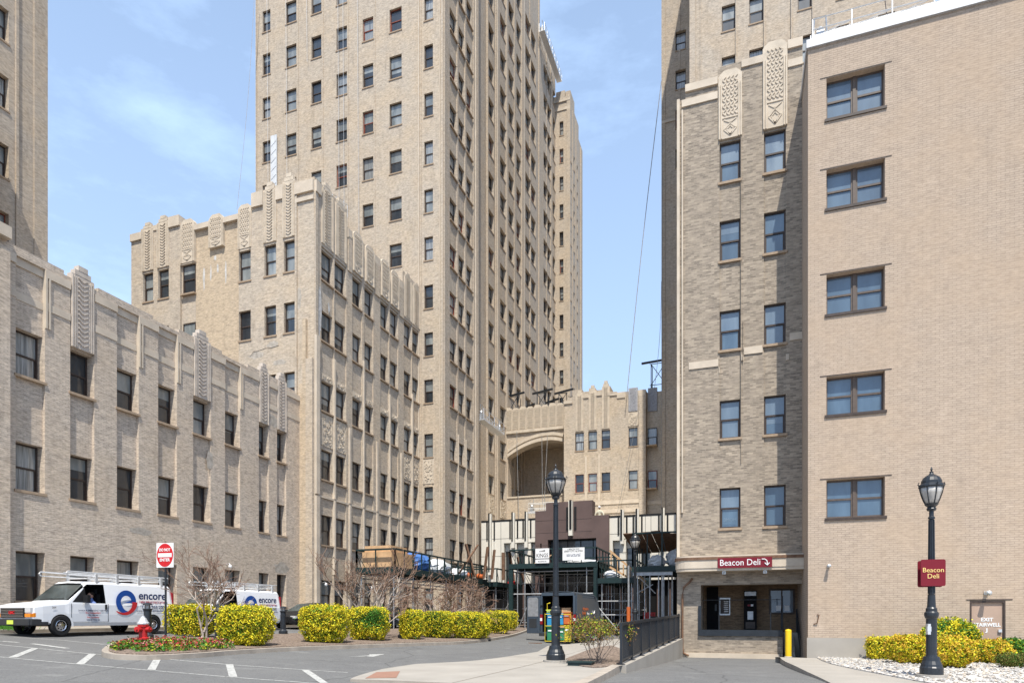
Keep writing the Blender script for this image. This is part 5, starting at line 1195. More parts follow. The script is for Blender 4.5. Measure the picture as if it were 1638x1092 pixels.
# ------------------------------------------------------------------ no entry sign
x, y = gp(265, 1017, .15); z = G(x, y)+.14; r = empty('traffic_sign', (x, y, z), math.radians(6), label='red and white round no entry sign reading DO NOT ENTER on a dark post', cat='sign')
top = fz(868, x, y)-z
mb = MB(); mb.box(-.03, .03, -.02, .02, 0, top); mb.build('post', 'dark_metal', r)
sw, sh = .36, .44; cz_ = top-sh
mb = MB(); mb.box(-sw, sw, -.035, -.022, cz_-sh, cz_+sh); pl = mb.build('sign_plate', 'letter_white', r)
mb = MB(); mb.prism([(.345*math.cos(2*math.pi*j/40), cz_+.42*math.sin(2*math.pi*j/40)) for j in range(40)], -.04, -.0355); mb.build('red_disc', 'sign_red', pl)
mb = MB(); mb.box(-.29, .29, -.045, -.041, cz_-.07, cz_+.07); mb.build('white_bar', 'letter_white', pl)
text('lettering', 'DO NOT', .15, pl, (0, -.046, cz_+.185), mat='letter_white', bold=.003, fit=.47); text('lettering', 'ENTER', .15, pl, (0, -.046, cz_-.175), mat='letter_white', bold=.003, fit=.42)
# ------------------------------------------------------------------ hedges and shrubs
from mathutils import noise as mnoise
def leaves(mb, pts, size, mats, rg, lean=.5, clump=0):
    for p, nrm, in pts:
        s = size*rg.uniform(.7, 1.35); d = Vector((rg.gauss(0, 1), rg.gauss(0, 1), rg.gauss(0, 1))).normalized()
        n = (nrm*lean+d).normalized(); a = n.orthogonal().normalized(); a = (Matrix.Rotation(rg.random()*6.28, 3, n) @ a); b_ = n.cross(a)
        ww = mats
        if clump:
            q_ = mnoise.noise(p*4.5+Vector((clump*7.3, 0, 0))); q3 = mnoise.noise(p*11+Vector((0, clump*3.1, 0))); p = p+nrm*(q_*.09+q3*.05)
            ww = [mats[0]*max(.1, 1+1.6*q_+.8*q3)]+[mats[1]*max(.1, 1-1.4*q_-q3)]+[mats[2]*max(.1, 1-q3)]+[mats[3]*max(.1, 1-2.5*q_)]
        mb.quad(p-a*s*.5, p+b_*s*.32, p+a*s*.62, p-b_*s*.32, rg.choices(range(len(ww)), ww)[0])
def hedge_obj(name, loc, rx, ry, h, label, n=4200, dens=2.1, mats=('leaf_yellow', 'leaf_lime', 'leaf_gold', 'leaf_green'), wts=(6, 2.6, .8, 1), size=.085, box=5, seed=1, gpatch=None, group='clipped yellow hedges on the island', rot=0, cat='hedge', taper=.25):
    rg = random.Random(seed); mb = MB(); N1, N2 = 22, 14
    ph = [(rg.uniform(0, 6.28), rg.uniform(3, 7), rg.uniform(2, 6)) for _ in range(5)]
    def surf(t, v):   # superellipsoid, a little lumpy, narrower at the foot
        cx_, sy_ = math.cos(t), math.sin(t); e = 2/box; q = lambda a: math.copysign(abs(a)**e, a)
        c2, s2 = math.cos(v), math.sin(v); r_ = q(c2); zz = q(s2)
        lump = 1+sum(.018*math.sin(a+b*t+c*v*2) for a, b, c in ph)
        tp = 1-taper*max(0, -zz)
        return Vector((rx*q(cx_)*r_*lump*tp, ry*q(sy_)*r_*lump*tp, h/2+h/2*zz*(1+.3*(lump-1))))
    def srf(d):
        r_ = (abs(d.x/rx)**box+abs(d.y/ry)**box+abs(d.z/(h/2))**box)**(-1/box); q2 = d*r_; t = math.atan2(d.y, d.x); c = d.z/h*3
        lump = 1+sum(.014*math.sin(a+b*t+c2*c) for a, b, c2 in ph); tp = 1-taper*max(0, -q2.z/(h/2))**1.5
        return Vector((q2.x*lump*tp, q2.y*lump*tp, h/2+q2.z*(1+.25*(lump-1))))
    def dirv(t, v): return Vector((rx*math.cos(t)*math.cos(v), ry*math.sin(t)*math.cos(v), h/2*math.sin(v)))
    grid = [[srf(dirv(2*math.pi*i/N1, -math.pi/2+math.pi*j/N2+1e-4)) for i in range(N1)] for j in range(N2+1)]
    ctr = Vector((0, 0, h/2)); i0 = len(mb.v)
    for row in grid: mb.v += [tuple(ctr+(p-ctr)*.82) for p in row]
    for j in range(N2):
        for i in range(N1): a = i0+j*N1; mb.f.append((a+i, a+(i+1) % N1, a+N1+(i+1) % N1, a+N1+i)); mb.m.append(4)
    pts = []
    A = rx*ry*2+ (rx+ry)*h*2
    while len(pts) < n*dens:
        fa = rg.random()*(rx*ry*1.3+rx*h*1.2+ry*h*1.2); u, w2 = rg.uniform(-1, 1), rg.uniform(-1, 1)
        if fa < rx*ry*1.3: d = Vector((rx*u, ry*w2, h/2*rg.choice((1, 1, 1, -1))))
        elif fa < rx*ry*1.3+rx*h*1.2: d = Vector((rx*u, ry*rg.choice((-1, -1, 1)), h/2*w2))
        else: d = Vector((rx*rg.choice((-1, 1)), ry*u, h/2*w2))
        p = srf(d); o = (p-ctr).normalized(); pts.append((p+o*(rg.uniform(-.10, .035)+(rg.random()*.1 if rg.random() < .07 else 0)), o))
    del surf
    i1 = len(mb.m); leaves(mb, pts, size*.68, wts, rg, .5, seed)
    if gpatch:
        for k in range(i1, len(mb.m)):
            f = mb.f[k]; p = mb.v[f[0]]
            q = Vector(p)-Vector(gpatch[:3]); q.x *= .8
            if q.length < gpatch[3]*rg.uniform(.35, 1.5)*(1+.9*mnoise.noise(Vector(p)*3)): mb.m[k] = 3
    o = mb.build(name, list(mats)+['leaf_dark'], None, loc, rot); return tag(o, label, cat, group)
def hedge_px(pc, py, wpx, hpx, label, seed, ry=None, gpatch=None, fat=1.0, **k):
    x, y = gp(pc, py, .15); d = dep(x, y); w_ = wpx*d/F; h_ = hpx*d/F; z = G(x, y)+.15; ry = ry or w_*.42
    x2, y2 = P(pc, d+ry*.9); rot = math.radians(19)
    return hedge_obj('hedge', (x2, y2, G(x2, y2)+.13), w_/2, ry, h_*1.02, label, seed=seed, gpatch=gpatch, rot=rot, **k)
hedge_px(308, 1018, 73, 50, 'first yellow hedge from the left, behind the flower bed and bare tree', 1, n=3600)
hedge_px(393.5, 1033, 78, 63, 'second yellow hedge from the left, big block nearest the kerb', 2, n=5200)
hedge_px(520, 1028, 73, 59, 'third yellow hedge from the left, in front of the black car', 3, n=5000)
hedge_px(590, 1024, 61, 52, 'fourth yellow hedge from the left with a dark green patch on its right', 4, n=4200, gpatch=(.35, -.6, .95, .42))
hedge_px(658, 1022, 37, 46, 'narrow yellow hedge just right of a black bollard light', 5, n=2600)
hedge_px(700, 1020, 52, 42, 'sixth yellow hedge with a small green patch on top', 6, n=3000, gpatch=(-.1, -.4, 1.15, .25))
hedge_px(748, 1021, 54, 42, 'seventh yellow hedge, left of the gap before the last pair', 7, n=3000)
hedge_px(768, 1020, 32, 38, 'small yellow hedge merging with the seventh on its right', 8, n=2000)
hedge_px(795, 1013, 42, 36, 'front one of the last pair of yellow hedges by the drive', 9, n=2400)
hedge_px(812, 1008, 32, 31, 'rearmost yellow hedge at the end of the island', 10, n=2000)
# hedges and shrubs in the gravel
def rsh(px, py, wpx, hpx, label, name='shrub', grp=None, off=0, cat='shrub', **k):
    x, y = gp(px, py, zf=lambda a, b: RZ(a, b)+.03); d = dep(x, y); w_ = wpx*d/F; h_ = hpx*d/F; ry = k.pop('ry', w_*.4); dd = d+ry*.8; x2, y2 = P(px, dd)
    while y2 > 26.5-ry: dd -= .1; x2, y2 = P(px, dd)
    return hedge_obj(name, (x2, y2, RZ(x2, y2)+.02), w_/2, ry, h_, label, group=grp, rot=math.radians(12), cat=cat, **k)
gold = dict(mats=('leaf_gold', 'leaf_yellow', 'leaf_lime', 'leaf_green'))
rsh(1452, 1061, 62, 46, 'dense golden feathery shrub left of the right lamp post', 'conifer_shrub', 'golden feathery shrubs in the gravel', wts=(3, 5, 2.5, .8), n=5200, size=.09, box=2.6, seed=21, ry=.6, **gold)
rsh(1520, 1068, 62, 50, 'larger golden feathery shrub right of the right lamp post', 'conifer_shrub', 'golden feathery shrubs in the gravel', wts=(4, 4.5, 2, .6), n=5600, size=.09, box=2.6, seed=22, ry=.6, **gold)
rsh(1410, 1053, 38, 35, 'smaller clipped yellow shrub at the left end of the gravel shrubs', wts=(1.5, 6, 2, 1), n=2600, seed=23, **gold)
rsh(1584, 1061, 56, 38, 'low golden shrub in front of the stairwell door', wts=(4, 3, 1.5, 1.4), n=3400, size=.085, box=2.4, seed=24, **gold)
rsh(1520, 1050, 74, 62, 'round green and yellow shrub behind the golden ones', mats=('leaf_yellow', 'leaf_lime', 'leaf_gold', 'leaf_green'), wts=(3, 3, .3, 6), n=4200, size=.1, box=2.1, seed=25)
rsh(1617, 1048, 60, 32, 'bright green spreading shrub at the right edge', mats=('leaf_green', 'leaf_lime', 'leaf_gold', 'leaf_green'), wts=(4, 3, .2, 4), n=2200, size=.11, box=2, seed=26)
rsh(1618, 1068, 46, 24, 'small dark olive shrub at the right edge on the gravel', mats=('leaf_olive', 'leaf_dark', 'leaf_green', 'leaf_olive'), wts=(4, 2, 2, 2), n=2200, size=.05, box=2, seed=27)
def open_shrub(x, y, z, w_, h_, label, seed, n=1800, ns=9, mats=('leaf_olive', 'leaf_rust', 'leaf_lime', 'leaf_green'), wts=(4, 4, 1.5, 1), size=.06, low=.35):
    rg = random.Random(seed); r = empty('shrub', (x, y, z), label=label, cat='shrub'); mb = MB(); tips = []
    def br(p, d, L, rad, lv):
        q = p+d*L; m_ = p.lerp(q, .5)+Vector((rg.gauss(0, .04*L), rg.gauss(0, .04*L), 0)); mb.tube([p, m_, q], [rad, rad*.8, rad*.6], 5)
        if lv == 0: tips.append(q); return
        for _ in range(rg.choice((2, 3))):
            d2 = (d+Vector((rg.gauss(0, .5), rg.gauss(0, .5), rg.gauss(.05, .3)))).normalized(); br(q, d2, L*rg.uniform(.55, .8), rad*.6, lv-1)
    for i in range(ns):
        t = rg.random()*6.28; d = Vector((math.cos(t)*.55*w_/h_, math.sin(t)*.45, 1)).normalized(); br(Vector((rg.gauss(0, .1), rg.gauss(0, .1), 0)), d, h_*.42, .016, 2)
    mb.build('branches', 'bark', r); lf = MB(); pts = []
    for _ in range(n):
        t = rg.choice(tips); o = Vector((rg.gauss(0, .11), rg.gauss(0, .11), rg.gauss(0, .09))); p = t+o
        if p.z < h_*low: continue
        pts.append((p, Vector((0, 0, 1))))
    leaves(lf, pts, size, wts, rg, .2); lf.build('foliage', list(mats), r); return r
x, y = P(958, 18.7); open_shrub(x, y, .16, 1.7, 1.35, 'loose green and rusty leaved shrub on bare stems, at the near end of the fence', 31, n=4600, ns=13, size=.05)
x, y = gp(1346, 1050, zf=RZ); open_shrub(x, y, 0, .8, .6, 'small twiggy rust-tinged shrub by the concrete plinth', 32, n=900, ns=8, size=.045, low=.1)
x, y = gp(1391, 1047, zf=RZ); open_shrub(x, y+.3, 0, .6, .5, 'sparse brown twiggy shrub left of the yellow one', 33, n=260, ns=6, size=.04, low=.1)
# grass tuft at left
mb = MB(); rg = random.Random(5)
for _ in range(500):
    x = -25.2+rg.gauss(0, .3); y = 16.2+rg.gauss(0, .35); h_ = rg.uniform(.12, .4); t = rg.random()*6.28; mb.tri((x-.012, y, KZ(x, y)), (x+.012, y+.01, KZ(x, y)), (x+.1*math.cos(t), y+.1*math.sin(t), KZ(x, y)+h_))
tag(mb.build('grass', 'leaf_green'), 'tuft of green grass at the left edge beside the van bonnet', 'grass', kind='stuff')
# flower bed
rg = random.Random(9); mb = MB(); n = 0
fpts = [gp(*p, .15) for p in [(178, 1036), (186, 1040.5), (250, 1042), (330, 1040), (372, 1037), (372, 1030), (300, 1026), (215, 1026), (190, 1031)]]
xs = [p[0] for p in fpts]; ys_ = [p[1] for p in fpts]
while n < 420:
    x = rg.uniform(min(xs), max(xs)); y = rg.uniform(min(ys_), max(ys_))
    if not inside(fpts, x, y): continue
    n += 1; h_ = rg.uniform(.08, .2); z = G(x, y)+.15; pts = []
    for _ in range(12): pts.append((Vector((x+rg.gauss(0, .06), y+rg.gauss(0, .06), z+rg.uniform(.02, h_))), Vector((0, 0, 1))))
    leaves(mb, pts, .075, (3, 1, 1.2, 0, 0), rg, .6)
    if rg.random() < .38: leaves(mb, [(Vector((x+rg.gauss(0, .03), y+rg.gauss(0, .03), z+h_+rg.uniform(0, .04))), Vector((0, 0, 1))) for _ in range(7)], .06, (0, 0, 0, 3, 2), rg, .8)
tag(mb.build('flower_bed', ['leaf_green', 'leaf_lime', 'leaf_rust', 'flower_red', 'flower_pink']), 'low bedding of red and pink flowers filling the island tip', 'flowers', kind='stuff')
# ------------------------------------------------------------------ bare trees
def bare_tree(x, y, z, H, spread, ns, label, seed, base=.05, lv=5, mt='bark', flat=.0, lean=(0, 0), rmin=.006):
    rg = random.Random(seed); r = empty('bare_tree', (x, y, z), label=label, cat='tree', group='leafless multi-stemmed trees on the island'); tr = MB(); tw = MB()
    def br(p, d, L, rad, k):
        pts = [p]; dd = d.copy(); q = p; ns_ = 3
        for i in range(ns_):
            dd = (dd+Vector((rg.gauss(0, .13), rg.gauss(0, .13), rg.gauss(.03, .08)))).normalized(); q = q+dd*L/ns_; pts.append(q)
        (tr if k >= 3 else tw).tube(pts, [max(rmin, rad*(1-.3*i/ns_)) for i in range(ns_+1)], 6 if k >= 3 else 3, cap=False)
        if k == 0: return
        for i in range(rg.choice((2, 3, 3))):
            pp = pts[rg.choice((1, 2, 3))] if i else pts[-1]
            d2 = (dd+Vector((rg.gauss(0, .45), rg.gauss(0, .45), rg.gauss(.02-flat*(4-k)*.12, .3)))).normalized()
            br(pp, d2, L*rg.uniform(.55, .85), rad*.62, k-1)
    for i in range(ns):
        t = 6.28*i/ns+rg.uniform(-.4, .4); sp = spread*rg.uniform(.4, 1); d = Vector((math.cos(t)*sp+lean[0], math.sin(t)*sp*.8+lean[1], 1)).normalized()
        br(Vector((rg.gauss(0, .05), rg.gauss(0, .05), 0)), d, H*.36, base*rg.uniform(.7, 1), lv)
    tr.build('trunk', mt, r); tw.build('twigs', 'twig', r); return r
x, y = gp(325, 1019, .15); bare_tree(x, y, G(x, y)+.14, 3.0, .42, 3, 'leafless tree with several thin stems, nearest the traffic sign', 41, .042, 5, 'bark_pale', lean=(-.05, .1))
x, y = gp(333, 1014, .15); bare_tree(x, y, G(x, y)+.14, 3.5, .42, 3, 'leafless tree leaning right over the second hedge', 42, .048, 5, 'bark_pale', lean=(.36, .0))
x, y = P(592, 28.6); bare_tree(x, y, G(x, y)+.14, 3.9, .75, 7, 'leafless spreading tree behind the fourth hedge, under the shed deck', 43, .055, 5, 'bark_pale', rmin=.009)
x, y = P(700, 33); bare_tree(x, y, G(x, y)+.14, 3.3, .8, 7, 'dense brown twiggy tree behind the middle hedges, left one of two', 44, .05, 5, 'bark_pale', flat=1, rmin=.010)
x, y = P(738, 36); bare_tree(x, y, G(x, y)+.14, 3.3, .8, 7, 'dense brown twiggy tree nearest the canopy shed', 45, .05, 5, 'bark_pale', flat=1, rmin=.010)
# ------------------------------------------------------------------ vehicles
# all vehicles are built with the nose towards local -Y, the right hand side of the picture copies turned by rot
def loft(st, mb, skip=lambda i, j: False, m=lambda i, j: 0):
    # st: list of (y, [(x,z)...]) half sections from the sill up to the roof centre
    n = len(st[0][1]); base = len(mb.v)
    for y, sec in st:
        for sx_ in (1, -1):
            for p in sec: mb.v.append((sx_*p[0], (p[2] if len(p) > 2 else y), p[1]))
    for i in range(len(st)-1):
        for j in range(n-1):
            if skip(i, j): continue
            a = base+i*2*n+j; b = base+(i+1)*2*n+j
            mb.f.append((a, a+1, b+1, b)); mb.m.append(m(i, j)); a += n; b += n; mb.f.append((a, b, b+1, a+1)); mb.m.append(m(i, j))
def wheel(par, x, y, r, w_, side, rim='chrome'):
    o = empty('wheel', (x, y, r)); o.parent = par; s = side
    mb = MB(); pr = [(r*.62, -w_/2), (r*.93, -w_/2), (r, -w_*.32), (r, w_*.32), (r*.93, w_/2), (r*.62, w_/2)]
    mb.lathe(pr, 28, cap=False); mb.v = [(z, a, b) for a, b, z in mb.v]; mb.build('tyre', 'rubber', o)
    mb = MB(); mb.lathe([(r*.62, -w_*.3), (r*.6, w_*.32), (r*.52, w_*.38), (r*.46, w_*.3), (r*.2, w_*.36), (r*.16, w_*.48), (0.001, w_*.5)], 24, cap=False)
    mb.v = [(z*s, a, b) for a, b, z in mb.v]
    for k in range(8):
        t = k*math.pi/4; mb.tube([(s*w_*.30, r*.36*math.cos(t), r*.36*math.sin(t)), (s*w_*.345, r*.36*math.cos(t), r*.36*math.sin(t))], r*.075, 8, 1)
    mb.build('rim', [rim, 'black_trim'], o); return o
def side_text(parent, s, size, y, z, x, mat, **k):    # lettering on the +X side
    me = text_mesh(s, size, ext=.002, mat=mat, **k); return link('lettering', me, parent, (x, y, z), math.pi/2)
def ring(r0, r1, a0, a1, n=28, cy=0, cz=0, x=0, off=0, taper=None):
    mb = MB()
    for i in range(n):
        t0 = math.radians(a0+(a1-a0)*i/n); t1 = math.radians(a0+(a1-a0)*(i+1)/n)
        f0 = taper(i/n) if taper else 1; f1 = taper((i+1)/n) if taper else 1
        ri0 = r1-(r1-r0)*f0; ri1 = r1-(r1-r0)*f1
        mb.quad((x, cy+r1*math.cos(t0), cz+r1*math.sin(t0)), (x, cy+r1*math.cos(t1), cz+r1*math.sin(t1)), (x, cy+ri1*math.cos(t1), cz+ri1*math.sin(t1)), (x, cy+ri0*math.cos(t0), cz+ri0*math.sin(t0)))
    return mb
def work_van(loc, rot, label):
    r = empty('work_van', loc, rot, label=label, cat='van', group='white work vans parked by the grey wing')
    L = 6.1; W2 = .99
    # section rows: sill, lower body, crease, belt, window top, roof edge, roof centre
    def sec(w_, zb, zbelt, ztop, tum, zsh=None):
        return [(w_*.93, zb), (w_*.99, zb+.12), (w_, zb+.42), (w_*.985, zbelt-.06), (w_*.97, zbelt), (w_-tum, ztop-.12), (w_-tum-.05, ztop-.05), (w_-tum-.16, ztop-.01), (0, ztop+.01)]
    H_ = 2.06
    st = []
    hood = lambda y, z: (y, [(W2*.93, .42), (W2*.98, .52), (W2*.98, .80), (W2*.97, z-.1), (W2*.95, z-.04), (W2*.88, z), (W2*.80, z+.02), (W2*.6, z+.03), (0, z+.05)])
    st.append((0.06, [(W2*.86, .45), (W2*.88, .55), (W2*.88, .75), (W2*.86, .95), (W2*.84, 1.0), (W2*.8, 1.02), (W2*.7, 1.03), (W2*.5, 1.035), (0, 1.04)]))
    st.append((0.14, [(W2*.92, .42), (W2*.95, .52), (W2*.95, .80), (W2*.94, 1.0), (W2*.92, 1.06), (W2*.86, 1.09), (W2*.76, 1.1), (W2*.5, 1.11), (0, 1.12)]))
    st.append(hood(.42, 1.15)); 
    def st2(y, tum, zt, belt=1.2): st.append((y, sec(W2, .35, belt, zt, tum)))
    st.append(hood(.62, 1.17)); st.append(hood(1.22, 1.23))
    # windscreen foot -> roof
    st.append((1.36, [(W2*.93, .35), (W2*.99, .47), (W2, .80), (W2*.985, 1.17), (W2*.97, 1.24), (W2*.93, 1.28), (W2*.9, 1.29), (W2*.72, 1.30), (0, 1.31)]))
    st.append((2.02, [(W2*.93, .35), (W2*.99, .47), (W2, .80), (W2*.985, 1.15), (W2*.97, 1.22), (W2-.155, 1.80), (W2-.19, 1.87), (W2-.29, 1.94), (0, 1.97)]))
    st2(2.16, .17, H_-.03); st2(2.86, .17, H_); st2(3.0, .17, H_)
    st2(4.2, .17, H_); st2(5.2, .17, H_)
    st2(5.95, .18, H_-.02); st.append((6.08, sec(W2*.96, .42, 1.2, H_-.1, .17)))
    mb = MB()
    def skip(i, j): return (i in (6, 7) and j == 4) or (i == 5 and j >= 5)
    loft(st, mb, skip)
    # windscreen side triangles stay closed; close nose and tail
    def cap(sec_, y, rev):
        pts = [(x, y, z) for x, z in sec_]+[(-x, y, z) for x, z in reversed(sec_[:-1])]
        i = len(mb.v); mb.v += pts; f = tuple(range(i, i+len(pts))); mb.f.append(f if not rev else f[::-1]); mb.m.append(0)
    cap(st[0][1], .06, True); cap(st[-1][1], 6.08, False)
    mb.box(-.85, .85, 0.4, 6.0, .36, .40, 1)
    bd = mb.build('body', ['white_paint', 'black_trim'], r, smooth=False)
    bv = bd.modifiers.new('bevel', 'BEVEL'); bv.width = .03; bv.segments = 2; bv.limit_method = 'ANGLE'; bv.angle_limit = math.radians(40)
    # windscreen
    mb = MB(); mb.quad((-.88, 1.34, 1.30), (.88, 1.34, 1.30), (.79, 2.03, 1.90), (-.79, 2.03, 1.90)); mb.build('windscreen', 'glass_car', r)
    mb = MB(); mb.bar((-.5, 1.33, 1.33), (.1, 1.36, 1.36), .02); mb.bar((.05, 1.33, 1.33), (.7, 1.36, 1.37), .02); mb.build('wiper', 'black_trim', r)
    # cab interior
    mb = MB(); mb.box(-.78, .78, 3.0, 3.03, .5, 1.9); mb.box(-.8, .8, 1.5, 1.9, .6, 1.22); mb.box(-.8, .8, 1.4, 3.0, .5, .55); mb.box(-.86, -.83, 2.1, 2.9, 1.22, 1.85)
    for s in (-1, 1): mb.box(s*.45-.24, s*.45+.24, 2.7, 2.84, .8, 1.55); mb.box(s*.45-.24, s*.45+.24, 2.3, 2.8, .7, .85); mb.box(s*.45-.12, s*.45+.12, 2.7, 2.8, 1.57, 1.75)
    mb.build('cab_interior', 'interior', r)
    for s in (-1, 1):    # door: dark window surround, seams, handle
        dr = MB(); x = s*(W2+.004)
        def q(y0, y1, z0, z1, m=0, t=.006): dr.box(s*W2-.002*s, s*(W2+t), y0, y1, z0, z1, m)
        q(1.44, 1.452, .5, 1.18); q(2.93, 2.942, .5, 1.18); q(1.44, 2.94, .49, .50)
        dd = dr.build('door', 'black_trim', r)
        mb = MB(); mb.box(s*(W2), s*(W2+.03), 2.80, 2.87, .97, 1.16); mb.build('handle', 'black_trim', dd)
        fw = MB(); # window frame band, front quarter glass
        z0, z1 = 1.22, 1.88; xx = lambda z: s*(W2*.97+.012-(z-1.2)/.7*.135)
        fw.quad((xx(1.22), 1.52, 1.22), (xx(1.22), 2.0, 1.22), (xx(1.8), 2.0, 1.80), (xx(1.75), 1.96, 1.75)) if False else None
        fw.tri((xx(1.23), 1.50, 1.23), (xx(1.23), 2.03, 1.23), (xx(1.78), 2.03, 1.76))
        fw.bar((xx(1.23), 2.03, 1.23), (xx(1.8), 2.03, 1.80), .03, .03)
        fw.build('quarter_window', 'black_trim', r)
        mir = MB(); mir.box(s*(W2+.02), s*(W2+.26), 1.88, 2.0, 1.22, 1.50); mir.bar((s*(W2-.02), 2.0, 1.26), (s*(W2+.08), 1.95, 1.3), .04); mir.build('mirror', 'black_trim', r)
        for y in (1.05, 5.0):
            a = MB(); 
            for k in range(16):
                t0, t1 = math.pi*k/16-.15, math.pi*(k+1)/16-.15
                a.quad((s*(W2+.012), y+.47*math.cos(t0), .40+.47*math.sin(t0)), (s*(W2+.012), y+.47*math.cos(t1), .40+.47*math.sin(t1)), (s*(W2+.012), y+.39*math.cos(t1), .40+.39*math.sin(t1)), (s*(W2+.012), y+.39*math.cos(t0), .40+.39*math.sin(t0)))
            a.build('wheel_arch', 'white_paint', r)
            a = MB(); a.prism([(y+.40*math.cos(math.pi*k/16), .38+.40*math.sin(math.pi*k/16)) for k in range(17)], 0, .006); a.v = [(s*(W2+.002)+s*yy_, x_, z_) for x_, yy_, z_ in a.v]; a.build('wheel_well', 'interior', r)
            w_ = wheel(r, s*(W2-.07), y, .37, .24, s)
        mb = MB(); mb.box(s*.72, s*.94, 6.05, 6.11, 1.1, 1.75); mb.build('tail_light', 'tail_red', r)
    # nose
    mb = MB(); mb.box(-.60, .60, .00, .08, .66, 1.0)
    gr_ = mb.build('grille', 'black_trim', r); mb = MB()
    for k in range(6): mb.box(-.58, .58, -.012, -.001, .69+.055*k, .705+.055*k)
    mb.build('slats', 'chrome', gr_)
    me = text_mesh('GMC', .14, .004, 'sign_red', bold=.004); link('badge', me, gr_, (0, -.02, .83))
    for s in (-1, 1):
        mb = MB(); mb.box(s*.62, s*.90, .02, .12, .84, 1.02); mb.build('headlight', 'headlight', r); mb = MB(); mb.box(s*.62, s*.91, .015, .13, .68, .80); mb.build('indicator', 'amber', r)
        mb = MB(); mb.box(s*.915, s*.945, .10, .5, .68, .82); mb.build('indicator', 'amber', r)
    mb = MB(); mb.box(-.92, .92, -.06, .3, .38, .62); mb.box(-.96, -.9, .0, .62, .38, .62); mb.box(.9, .965, .0, .62, .38, .62); b2 = mb.build('bumper', 'bumper', r); v2 = b2.modifiers.new('bevel', 'BEVEL'); v2.width = .04; v2.segments = 2
    mb = MB(); mb.box(-.16, .16, -.075, -.062, .43, .57); mb.build('number_plate', 'lime_plastic', r)
    # livery on the +X side
    xs_ = W2+.0145
    mb = ring(.24, .46, 5, 300, 40, 3.72, 1.28, xs_, taper=lambda t: 1-.85*max(0, (t-.75)/.25)); mb.box(xs_-.006, xs_, 3.95, 4.175, 1.235, 1.335); mb.quad((xs_, 3.95, 1.235), (xs_, 3.95, 1.335), (xs_, 3.62, 1.235), (xs_, 3.62, 1.225)); mb.build('logo', 'logo_blue', r)
    mb = ring(.30, .58, 228, 358, 30, 3.66, 1.30, xs_+.001, taper=lambda t: .15+.75*t); mb.v = [(x_, y_, 1.16+(z_-1.16)*.92) for x_, y_, z_ in mb.v]; mb.build('logo', 'logo_red', r)
    side_text(r, 'encore', .46, 4.98, 1.54, xs_-.01, 'logo_navy', bold=.012, fit=1.35)
    side_text(r, 'FIRE PROTECTION', .12, 4.98, 1.28, xs_, 'logo_red', fit=1.3)
    side_text(r, '1.800.966.2000', .19, 5.05, 1.08, xs_, 'logo_navy', fit=1.2); side_text(r, 'www.encorefireprotection.com', .11, 5.0, .93, xs_, 'logo_navy', fit=1.6)
    for k, (s2, mt) in enumerate([('24-HOUR EMERGENCY SERVICE', 'logo_navy'), ('Fire Extinguishers', 'logo_red'), ('Fire Alarms', 'logo_navy'), ('Fire Sprinklers', 'logo_red'), ('Special Hazards', 'logo_navy')]): side_text(r, s2, .085, 2.3, .92-.085*k, xs_, mt)
    side_text(r, '264', .1, .8, 1.02, W2+.0, 'letter_black')
    # roof rack with ladder rails
    rk_ = MB(); z = 2.12
    for x_ in (-.72, .72): rk_.tube([(x_, 1.5, z+.12), (x_, 1.45, z+.18), (x_, 1.5, z+.25), (x_, 6.0, z+.22)], .03, 6); rk_.tube([(x_, 1.5, z+.1), (x_, 5.9, z+.1)], .022, 6)
    for y in (2.6, 3.5, 4.5, 5.6): rk_.box(-.78, .78, y-.03, y+.03, z+.03, z+.08); rk_.box(-.8, -.74, y-.05, y+.05, H_-.12, z+.2); rk_.box(.74, .8, y-.05, y+.05, H_-.12, z+.2)
    for x_ in (.35, .6): rk_.tube([(x_, 1.6, z+.2), (x_, 5.8, z+.2)], .025, 5)
    for k in range(12): rk_.tube([(.35, 1.8+.34*k, z+.2), (.6, 1.8+.34*k, z+.2)], .014, 4)
    rk_.build('roof_rack', 'alu', r)
    mb = MB(); mb.box(-.82, .82, 5.98, 6.16, .40, .55); mb.build('rear_bumper', 'bumper', r)
    return r
vz = G(-23.5, 17)
v1 = work_van((-23.4, 15.2, vz-.01), 0, 'nearer white work van with roof rack, its whole side and driver window in view'); v1.scale = (.96, .955, .97)
v2 = dup(v1, None, (-23.5, 22.1, G(-23.5, 25)-.01), 0, label='farther white work van half hidden behind the yellow hedges and bare trees')
# driver
dv = empty('person', (-23.4+.53, 15.2+2.44, vz+.68), label='driver with dark hair and beard in a blue shirt at the open van window', cat='person')
def skin_body(verts, edges, radii, mat, name, parent, root=0):
    me = bpy.data.meshes.new(name); me.from_pydata(verts, edges, []); o = link(name, me); sk_ = o.modifiers.new('skin', 'SKIN'); sk_.use_smooth_shade = True
    for i, rr in enumerate(radii): me.skin_vertices[0].data[i].radius = (rr, rr) if not isinstance(rr, tuple) else rr
    for i in range(len(verts)): me.skin_vertices[0].data[i].use_root = (i == root)
    ss = o.modifiers.new('sub', 'SUBSURF'); ss.levels = 1; ss.render_levels = 1
    bpy.context.view_layer.update(); m2 = bpy.data.meshes.new_from_object(o.evaluated_get(bpy.context.evaluated_depsgraph_get())); bpy.data.objects.remove(o)
    m2.materials.clear(); m2.materials.append(MATS[mat]); o2 = link(name, m2, parent); return o2
bdy = skin_body([(0, 0, 0), (0, 0, .28), (0, .02, .5), (0, .0, .62), (0, -.03, .74), (.2, 0, .46), (.30, -.12, .28), (.28, -.38, .34), (-.2, 0, .46), (-.28, -.14, .28), (-.2, -.36, .36)],
                [(0, 1), (1, 2), (2, 3), (3, 4), (2, 5), (5, 6), (6, 7), (2, 8), (8, 9), (9, 10)], [.16, .17, .12, .055, .10, .07, .05, .035, .07, .05, .035], 'cloth_blue', 'body', dv)
